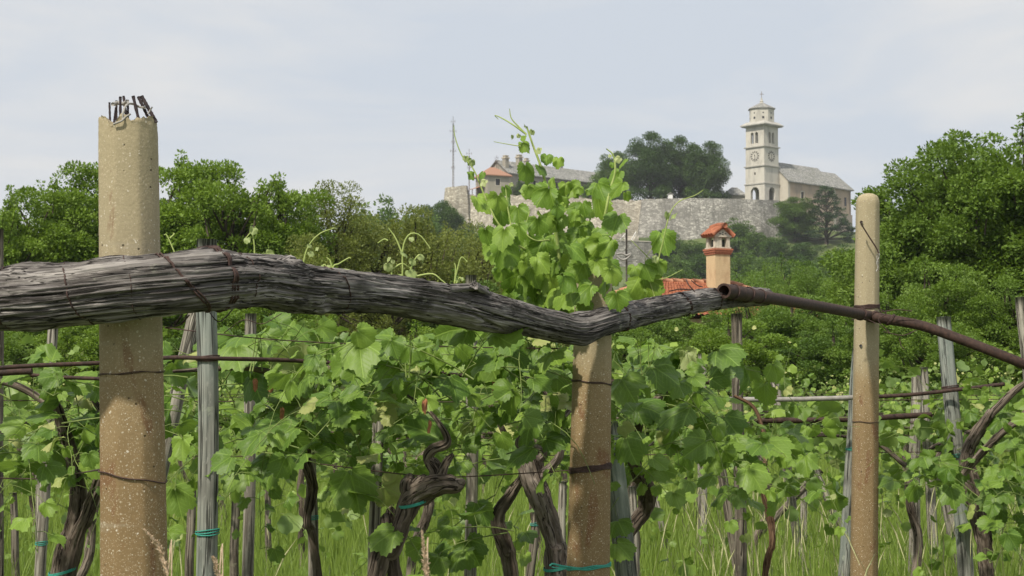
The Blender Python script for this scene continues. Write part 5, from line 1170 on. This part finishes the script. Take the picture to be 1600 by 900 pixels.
mb = MB(); tube(mb, [P(x, y, 7.95) for x, y in ((1371, 390), (1374, 400), (1370, 410), (1372, 418), (1369, 424))], .0028, 6, n=20); tube(mb, [P(x, y, 7.96) for x, y in ((1374, 391), (1370, 402), (1373, 412))], .002, 6, n=20); mb.build('wire_loop', M['wire_grey'], cp3, O3)

# ------------------------------------------------------------------ the beam
bl = [(-160, 478, 100, 3.50), (-60, 472, 98, 3.47), (0, 468, 97, 3.45), (100, 462, 96, 3.42), (200, 450, 96, 3.41), (300, 441, 93, 3.45), (350, 438, 86, 3.52), (400, 440, 72, 3.62), (450, 448, 78, 3.74), (500, 452, 68, 3.85), (600, 460, 60, 4.08), (700, 475, 65, 4.3),
      (760, 487, 58, 4.42), (800, 495, 54, 4.52), (850, 506, 49, 4.66), (900, 514, 46, 4.78), (950, 501, 41, 4.90), (1000, 489, 40, 5.2), (1060, 476, 36, 5.55), (1110, 468, 34, 5.85), (1150, 464, 32, 6.15), (1197, 464, 25, 6.5)]
bp, brd = resample([P(a, b, d) for a, b, w_, d in bl], [px2m(w_, d) / 2 * 1.04 for a, b, w_, d in bl], 760)
Lb = np.concatenate([[0], np.cumsum(np.linalg.norm(np.diff(bp, axis=0), axis=1))])
def at_px(x): 
    xs_ = 800 + F * bp[:, 0] / bp[:, 1] * 1.0; return int(np.argmin(np.abs(xs_ - x)))
bumps = [(at_px(448), .016, .03, 1.45), (at_px(55), .010, .035, 1.3), (at_px(488), .012, .05, -1.2), (at_px(905), .008, .05, -1.3), (at_px(905), .006, .04, 1.4), (at_px(170), .006, .05, -1.6), (at_px(330), .007, .06, 1.5), (at_px(760), .006, .08, 1.5)]
holes_ = [(at_px(492), .022, .028, -.75), (at_px(60), .008, .02, 1.0)]
def beam_disp(a, l_, r_):
    # a: 0 = up (N starts up), +- toward the viewer
    x, y = math.cos(a), math.sin(a)
    d = .08 * noise.noise(Vector((x * .9, y * .9, l_ * 3.1))) + .09 * noise.noise(Vector((x * 2, y * 2, l_ * 8))) + .04 * noise.noise(Vector((x * 3.5, y * 3.5, l_ * 26)))
    tw_a = a + .5 * math.sin(l_ * 1.3) + .25 * noise.noise(Vector((l_ * 2.2, 4, 0)))
    cx, cy = math.cos(tw_a), math.sin(tw_a)
    g1 = noise.noise(Vector((cx * 5.5, cy * 5.5, l_ * 1.5))); g2 = noise.noise(Vector((cx * 12, cy * 12, l_ * 3.0))); g3 = noise.noise(Vector((cx * 26, cy * 26, l_ * 7.0)))
    sp_ = noise.noise(Vector((cx * 1.6 + 20, cy * 1.6, l_ * .9))); d -= .22 * max(0, .05 - abs(sp_)) / .05
    d += .06 * noise.noise(Vector((x * 1.5 + 9, y * 1.5, l_ * 16))) - .15 * max(0, .15 - abs(g1)) / .15 * (.55 + .45 * noise.noise(Vector((cx * 2, cy * 2, l_ * 2)))) - .075 * max(0, .22 - abs(g2)) / .22 + .028 * g3
    for i_, am, wd_, ang in bumps:
        aa = ((a - (math.pi / 2 - ang if True else 0) + math.pi) % (2 * math.pi)) - math.pi
        d += am / r_ * math.exp(-((l_ - Lb[i_]) / wd_) ** 2) * math.exp(-(aa / .7) ** 2)
    for i_, am, wd_, ang in holes_:
        aa = ((a - (math.pi / 2 - ang) + math.pi) % (2 * math.pi)) - math.pi
        d -= am / r_ * math.exp(-((l_ - Lb[i_]) / wd_) ** 2) * math.exp(-(aa / .33) ** 2)
    return d
# which side B points to: make angle +90deg face the viewer
_t, _n, _b = frames(bp[:3]); SGN = 1 if _b[0][1] < 0 else -1
bm = root('vineyard_beam', bp[0], 'thick gnarled grey wooden beam lying across the concrete posts', 'wooden beam'); Obm = np.array(bm.location)
mb = MB(); tube(mb, bp, brd, 200, disp=(lambda a, l_, r_: beam_disp(a * SGN, l_, r_))); mb.build('log', M['beam'], bm, Obm)
# split stub and splinters on top near the small post
mb = MB()
for pl, w0, w1 in (([(700, 450, 4.24), (735, 449, 4.3), (760, 452, 4.38)], 14, 10), ([(742, 446, 4.28), (752, 452, 4.33), (768, 461, 4.40), (786, 467, 4.44)], 13, 7), ([(735, 448, 4.29), (744, 440, 4.29)], 9, 5), ([(362, 402, 3.62), (420, 404, 3.72), (452, 408, 3.8)], 12, 14)):
    tube(mb, [P(*q_) for q_ in pl], np.linspace(px2m(w0, 4.3) / 2, px2m(w1, 4.3) / 2, len(pl)), 16, n=24, disp=bark_disp(7, .35))
mb.build('split_stub', M['beam'], bm, Obm)
def wrap(x, slant, tk, turns=1, mt='wire', k_=1.06, full=True, nm='wire_tie'):
    i0 = at_px(x); c_ = bp[i0]; tt_, nn_, bb_ = frames(bp[max(0, i0 - 2):i0 + 3]); t_, n_, b_ = tt_[2], nn_[2], bb_[2] * SGN; mb = MB()
    for q_ in range(turns):
        aa = np.linspace(0, 2 * math.pi, 49); pts = []
        for a in aa:
            sh_ = slant * brd[i0] * (-math.cos(a)) + q_ * tk * 2.3 + .004 * math.sin(3 * a + x + q_); ii = min(len(bp) - 1, max(0, i0 + int(sh_ / .0068))); 
            rr = brd[ii] * (1 + beam_disp(a, Lb[ii], brd[ii])) + tk * .7
            cpt = bp[i0] + t_ * sh_; cpt = bp[ii] + t_ * np.dot(cpt - bp[ii], t_)
            pts.append(cpt + rr * (math.cos(a) * n_ + math.sin(a) * b_))
        tube(mb, pts, tk, 6)
    mb.build(nm, M[mt], bm, Obm)
for x, sl__, tk, tn in ((8, .25, .0018, 1), (16, .1, .0015, 1), (124, .28, .0018, 1), (205, .1, .0010, 1), (282, .75, .0021, 2), (332, .12, .0026, 3), (370, .1, .0013, 1), (518, .55, .0018, 1), (966, .25, .0022, 2), (1062, .5, .0022, 3), (1112, .35, .0022, 2)):
    wrap(x, sl__, tk, tn)
# loose wire ends
mb = MB()
for pl, w_ in (([(252, 400, 3.45), (236, 399, 3.42), (222, 406, 3.4), (215, 404, 3.4)], .0018), ([(258, 512, 3.55), (280, 508, 3.5), (296, 492, 3.5)], .0018), ([(322, 480, 3.6), (340, 502, 3.55), (356, 492, 3.6), (372, 470, 3.65)], .0014), ([(350, 520, 4.2), (380, 500, 4.1), (410, 506, 4.1), (440, 490, 4.1)], .0012),
              ([(1046, 455, 5.45), (1062, 452, 5.4), (1084, 453, 5.5)], .0022), ([(1072, 437, 5.5), (1076, 445, 5.45), (1086, 456, 5.45)], .002), ([(1080, 438, 5.5), (1090, 446, 5.5), (1098, 448, 5.5)], .002)):
    tube(mb, [P(*q_) for q_ in pl], w_, 5, n=20)
mb.build('loose_wire', M['wire'], bm, Obm)

# ------------------------------------------------------------------ rusty pipe
pp = root('rusty_pipe', P(1133, 455, 5.86), 'long rusty iron pipe with open end running past the slim post', 'pipe'); Op = np.array(pp.location)
pl = [(1131, 454.5, 24, 5.84), (1165, 460, 22, 6.05), (1200, 465, 19, 6.35), (1270, 477, 17, 7.1), (1350, 492, 16.5, 7.9), (1375, 497, 16.5, 7.93), (1440, 509, 16, 7.9), (1500, 530, 16, 7.85), (1570, 557, 16, 7.8), (1640, 586, 16, 7.8), (1760, 640, 18, 7.8)]
ppt, prd = resample([P(a, b, d) for a, b, w_, d in pl], [px2m(w_, d) / 2 for a, b, w_, d in pl], 160)
mb = MB(); tube(mb, ppt, prd, 24, cap=False, disp=lambda a, l_, r_: .03 * noise.noise(Vector((math.cos(a) * 3, math.sin(a) * 3, l_ * 14))))
tube(mb, ppt[:14], prd[:14] * .72, 24, cap=True)
# rim ring between outer and inner wall
t_, n_, b2_ = frames(ppt[:4]); th = np.linspace(0, 2 * math.pi, 24, endpoint=False)
o_ = [ppt[0] + prd[0] * (math.cos(a) * n_[0] + math.sin(a) * b2_[0]) for a in th]
ins = [ppt[0] + t_[0] * .0 + prd[0] * .72 * (math.cos(a) * n_[0] + math.sin(a) * b2_[0]) for a in th]
mb.v[-1][24 * 14] = ppt[9]   # bottom of the bore set deep inside
mb.add(np.array(o_ + ins), np.array([[k, (k + 1) % 24, (k + 1) % 24 + 24, k + 24] for k in range(24)])); mb.build('tube', M['rust'], pp, Op)
mb = MB()
for xk, tk, tn in ((6, .0022, 2), (17, .0024, 3), (27, .0024, 2), (62, .003, 3), (70, .0026, 3), (75, .0022, 2), (84, .003, 2)):
    for q_ in range(tn):
        aa = np.linspace(0, 2 * math.pi, 25); tt2, nn2, bb2 = frames(ppt[xk:xk + 3])
        tube(mb, [ppt[xk] + tt2[0] * (q_ * .006 + .012 * math.cos(a)) + prd[xk] * 1.1 * (math.cos(a) * nn2[0] + math.sin(a) * bb2[0]) for a in aa], tk, 5)
mb.build('wire_tie', M['wire'], pp, Op)
mb = MB()
for pl2 in ([(1372, 482), (1385, 490), (1372, 500), (1390, 520)], [(1375, 488), (1400, 484), (1425, 486)], [(1330, 500), (1346, 496), (1368, 505)], [(1380, 518), (1410, 524), (1432, 516)], [(1405, 528), (1408, 540), (1413, 546)]):
    tube(mb, [P(a, b, 7.86) for a, b in pl2], .0024, 5, n=14)
mb.build('loose_wire', M['wire'], pp, Op)

# ------------------------------------------------------------------ trellis rails and wires
def rail(label, pl, w_, mt, name='trellis_rail', cat='rail', group='trellis rails and wires'):
    pts = [P(*q_) for q_ in pl]; rt_ = MB(); d0 = pl[0][2]; tube(rt_, pts, px2m(w_, d0) / 2, 10, n=50, disp=lambda a, l_, r_: .05 * noise.noise(Vector((math.cos(a), math.sin(a), l_ * 9))))
    o = rt_.build(name, M[mt], None, pts[0]); tag(o, label, cat, group)
rail('long thin rusty rod passing behind the tall concrete post', [(-40, 577, 4.65), (60, 571, 4.7), (157, 567, 4.75), (260, 559, 4.8), (330, 560, 4.72), (470, 564, 4.95), (600, 575, 5.1), (725, 587, 5.3)], 7, 'rust')
rail('short thick rusty bar at the left edge below the thin rod', [(-40, 586, 4.9), (20, 581, 4.9), (50, 580, 4.9)], 11, 'rust')
rail('thin dark rod reaching from the short bar to the tall post', [(48, 586, 4.95), (110, 590, 4.95), (160, 592, 4.95)], 6, 'rust')
rail('pale galvanised pipe behind the slim plain post', [(1132, 624, 8.8), (1240, 624, 8.8), (1340, 621, 8.8)], 7.5, 'galv')
rail('rusty continuation rod right of the slim post', [(1340, 621, 8.8), (1420, 617, 8.8), (1495, 609, 8.7), (1570, 600, 8.6)], 6, 'rust')
rail('dark iron bar under the galvanised pipe', [(1178, 657, 9.3), (1300, 656, 9.3), (1455, 648, 9.4)], 9, 'rust')
rail('dark rod in the second row above the twisted vine', [(410, 679, 8.8), (530, 677, 8.8), (625, 676, 8.8)], 6, 'rust')
rail('thin rod seen under the leaves at far left', [(-30, 708, 8.4), (20, 705, 8.4), (66, 698, 8.4)], 6, 'rust')
rail('thin wire running left of the tall post to the dark vine', [(-40, 746, 5.0), (70, 748, 5.0), (120, 740, 5.0), (160, 733, 3.6)], 2.2, 'wire', 'trellis_wire', 'wire')
rail('thin sagging wire under the twisted vine elbow', [(500, 725, 5.0), (640, 742, 5.0), (720, 745, 5.0), (890, 735, 5.0)], 1.8, 'wire', 'trellis_wire', 'wire')
rail('thin wire through the leaves behind the beam', [(258, 512, 4.9), (420, 530, 4.9), (620, 540, 5.0), (890, 545, 5.1)], 1.8, 'wire', 'trellis_wire', 'wire')
for d, nm, *_ in rows_:
    for z, hn in ((1.42, 'upper'), (1.12, 'lower')):
        hw = .36 * d + 1; mb = MB(); tube(mb, [[-hw, d - hw * .12, z], [0, d, z - .02], [hw, d + hw * .12, z]], .0025, 4, n=20); o = mb.build('trellis_wire', M['wire'], None, (0, d, z))
        tag(o, '%s thin trellis wire of the %s vine row' % (hn, nm), 'wire', 'trellis rails and wires')

# ------------------------------------------------------------------ grass
g = np.random.default_rng(77)
def grass_patch(n, y0, y1, hmin, hmax, w_):
    y = np.sqrt(g.random(n) * (y1 ** 2 - y0 ** 2) + y0 ** 2); x = (g.random(n) * 2 - 1) * (.38 * y + 1.2)
    cl = np.array([noise.noise(Vector((a * .9, b * .9, 0))) for a, b in zip(x, y)]); h = (hmin + (hmax - hmin) * g.random(n)) * (1 + .45 * cl)
    a = g.random(n) * 6.28; lean = (.08 + .35 * g.random(n) ** 2) * h; bend = np.stack([np.cos(a), np.sin(a)], -1); wd_ = w_ * (.7 + .6 * g.random(n))
    b2 = g.random(n) * 3.14; sd_ = np.stack([np.cos(b2), np.sin(b2) * .4], -1) * wd_[:, None] / 2
    z0 = H(x, y); V_ = np.zeros((n, 7, 3)); 
    for k, (f, wf) in enumerate(((0, 1), (.45, .8), (.8, .45))):
        c_ = np.stack([x, y], -1) + bend * (lean * f ** 2)[:, None]
        V_[:, 2 * k, :2] = c_ - sd_ * wf; V_[:, 2 * k + 1, :2] = c_ + sd_ * wf; V_[:, 2 * k, 2] = V_[:, 2 * k + 1, 2] = z0 + h * f * (1 - .1 * f)
    V_[:, 6, :2] = np.stack([x, y], -1) + bend * lean[:, None]; V_[:, 6, 2] = z0 + h * .9
    of = (np.arange(n) * 7)[:, None]; q1 = np.array([[0, 1, 3, 2]]) + of; q2 = np.array([[2, 3, 5, 4]]) + of; t3_ = np.array([[4, 5, 6]]) + of
    return V_.reshape(-1, 3), [q1, q2, t3_], np.repeat(np.clip(.35 + .3 * cl + .5 * (g.random(n) - .3), 0, 1), 7)
mb = MB()
for n, a, b, h0, h1, w_ in ((17000, 4.5, 11, .28, .62, .007), (34000, 11, 21, .28, .58, .010), (34000, 21, 34, .3, .6, .018), (16000, 34, 60, .3, .7, .04)):
    V_, F_, r_ = grass_patch(n, a, b, h0, h1, w_); mb.add(V_, F_, None, r_)
mb.build('meadow_grass', M['grass_mixed'], kind='stuff')
# broad leaved weeds and fallen leaves between the grass
wl = Leaves()
for k in range(2600):
    y = math.sqrt(g.random() * (26 ** 2 - 6 ** 2) + 36); x = (g.random() * 2 - 1) * (.38 * y + 1)
    if noise.noise(Vector((x * .7, y * .7, 5))) < .02: continue
    wl.add(np.array([x, y, g.uniform(.1, .5)]), [g.normal(), g.normal(), g.normal() * .5 + .3], [g.normal() * .6, g.normal() * .6 - .3, 1], g.uniform(.03, .085), g.random() * .8)
mb = MB(); wl.flush(mb, LO); mb.build('meadow_weeds', M['broad'], kind='stuff')
# pale seeding grass stems, lower right
mb = MB()
for k in range(230):
    y = g.uniform(7.5, 14); x = g.uniform(.10, .36) * y if g.random() < .75 else g.uniform(-.3, .3) * y; h = g.uniform(.5, .8); dx, dy = g.normal() * .12, g.normal() * .08
    tube(mb, [[x, y, 0], [x + dx * .4, y, h * .6], [x + dx, y + dy, h]], [.0018, .0014, .001], 3, r=1)
    tube(mb, [[x + dx * .8, y + dy * .8, h * .84], [x + dx, y + dy, h], [x + dx * 1.25, y + dy, h * 1.12]], [.001, .0042, .0008], 4, r=1)
mb.build('seeding_grass', M['seed_green'], kind='stuff')
# near dry seed heads
for lab, d, pts, w_ in (('dry feathery grass head leaning before the tall concrete post', 2.3, [(268, 960), (262, 900), (252, 862), (240, 845), (226, 828)], 13), ('small dry grass head right of the tall concrete post', 2.4, [(348, 960), (342, 905), (336, 878), (332, 870)], 9),
                        ('upright dry grass head below the twisted vine', 2.2, [(668, 960), (667, 905), (663, 865), (659, 830)], 11)):
    P_ = [P(a, b, d) for a, b in pts]; rt = root('dry_grass_stalk', (P_[0][0], P_[0][1], 0), lab, 'dry grass', 'dry grass heads near the camera'); O = np.array(rt.location)
    mb = MB(); tube(mb, [[P_[0][0], P_[0][1], 0]] + P_, .0011, 5, n=30); mb.build('stem', M['straw'], rt, O)
    mb = MB(); hp, _ = resample(P_[1:], 1, 60)
    for k, p in enumerate(hp):
        f = k / 59
        for q_ in range(4):
            dv = unit(np.array([g.normal(), g.normal(), g.normal() * .4]) + unit(hp[-1] - hp[0]) * 1.6); l_ = px2m(w_, d) * (1 - .75 * f) * g.uniform(.5, 1.1)
            tube(mb, [p, p + dv * l_ * .5, p + dv * l_], [.0004, .0011, .0003], 4)
    mb.build('seed_head', M['straw'], rt, O)
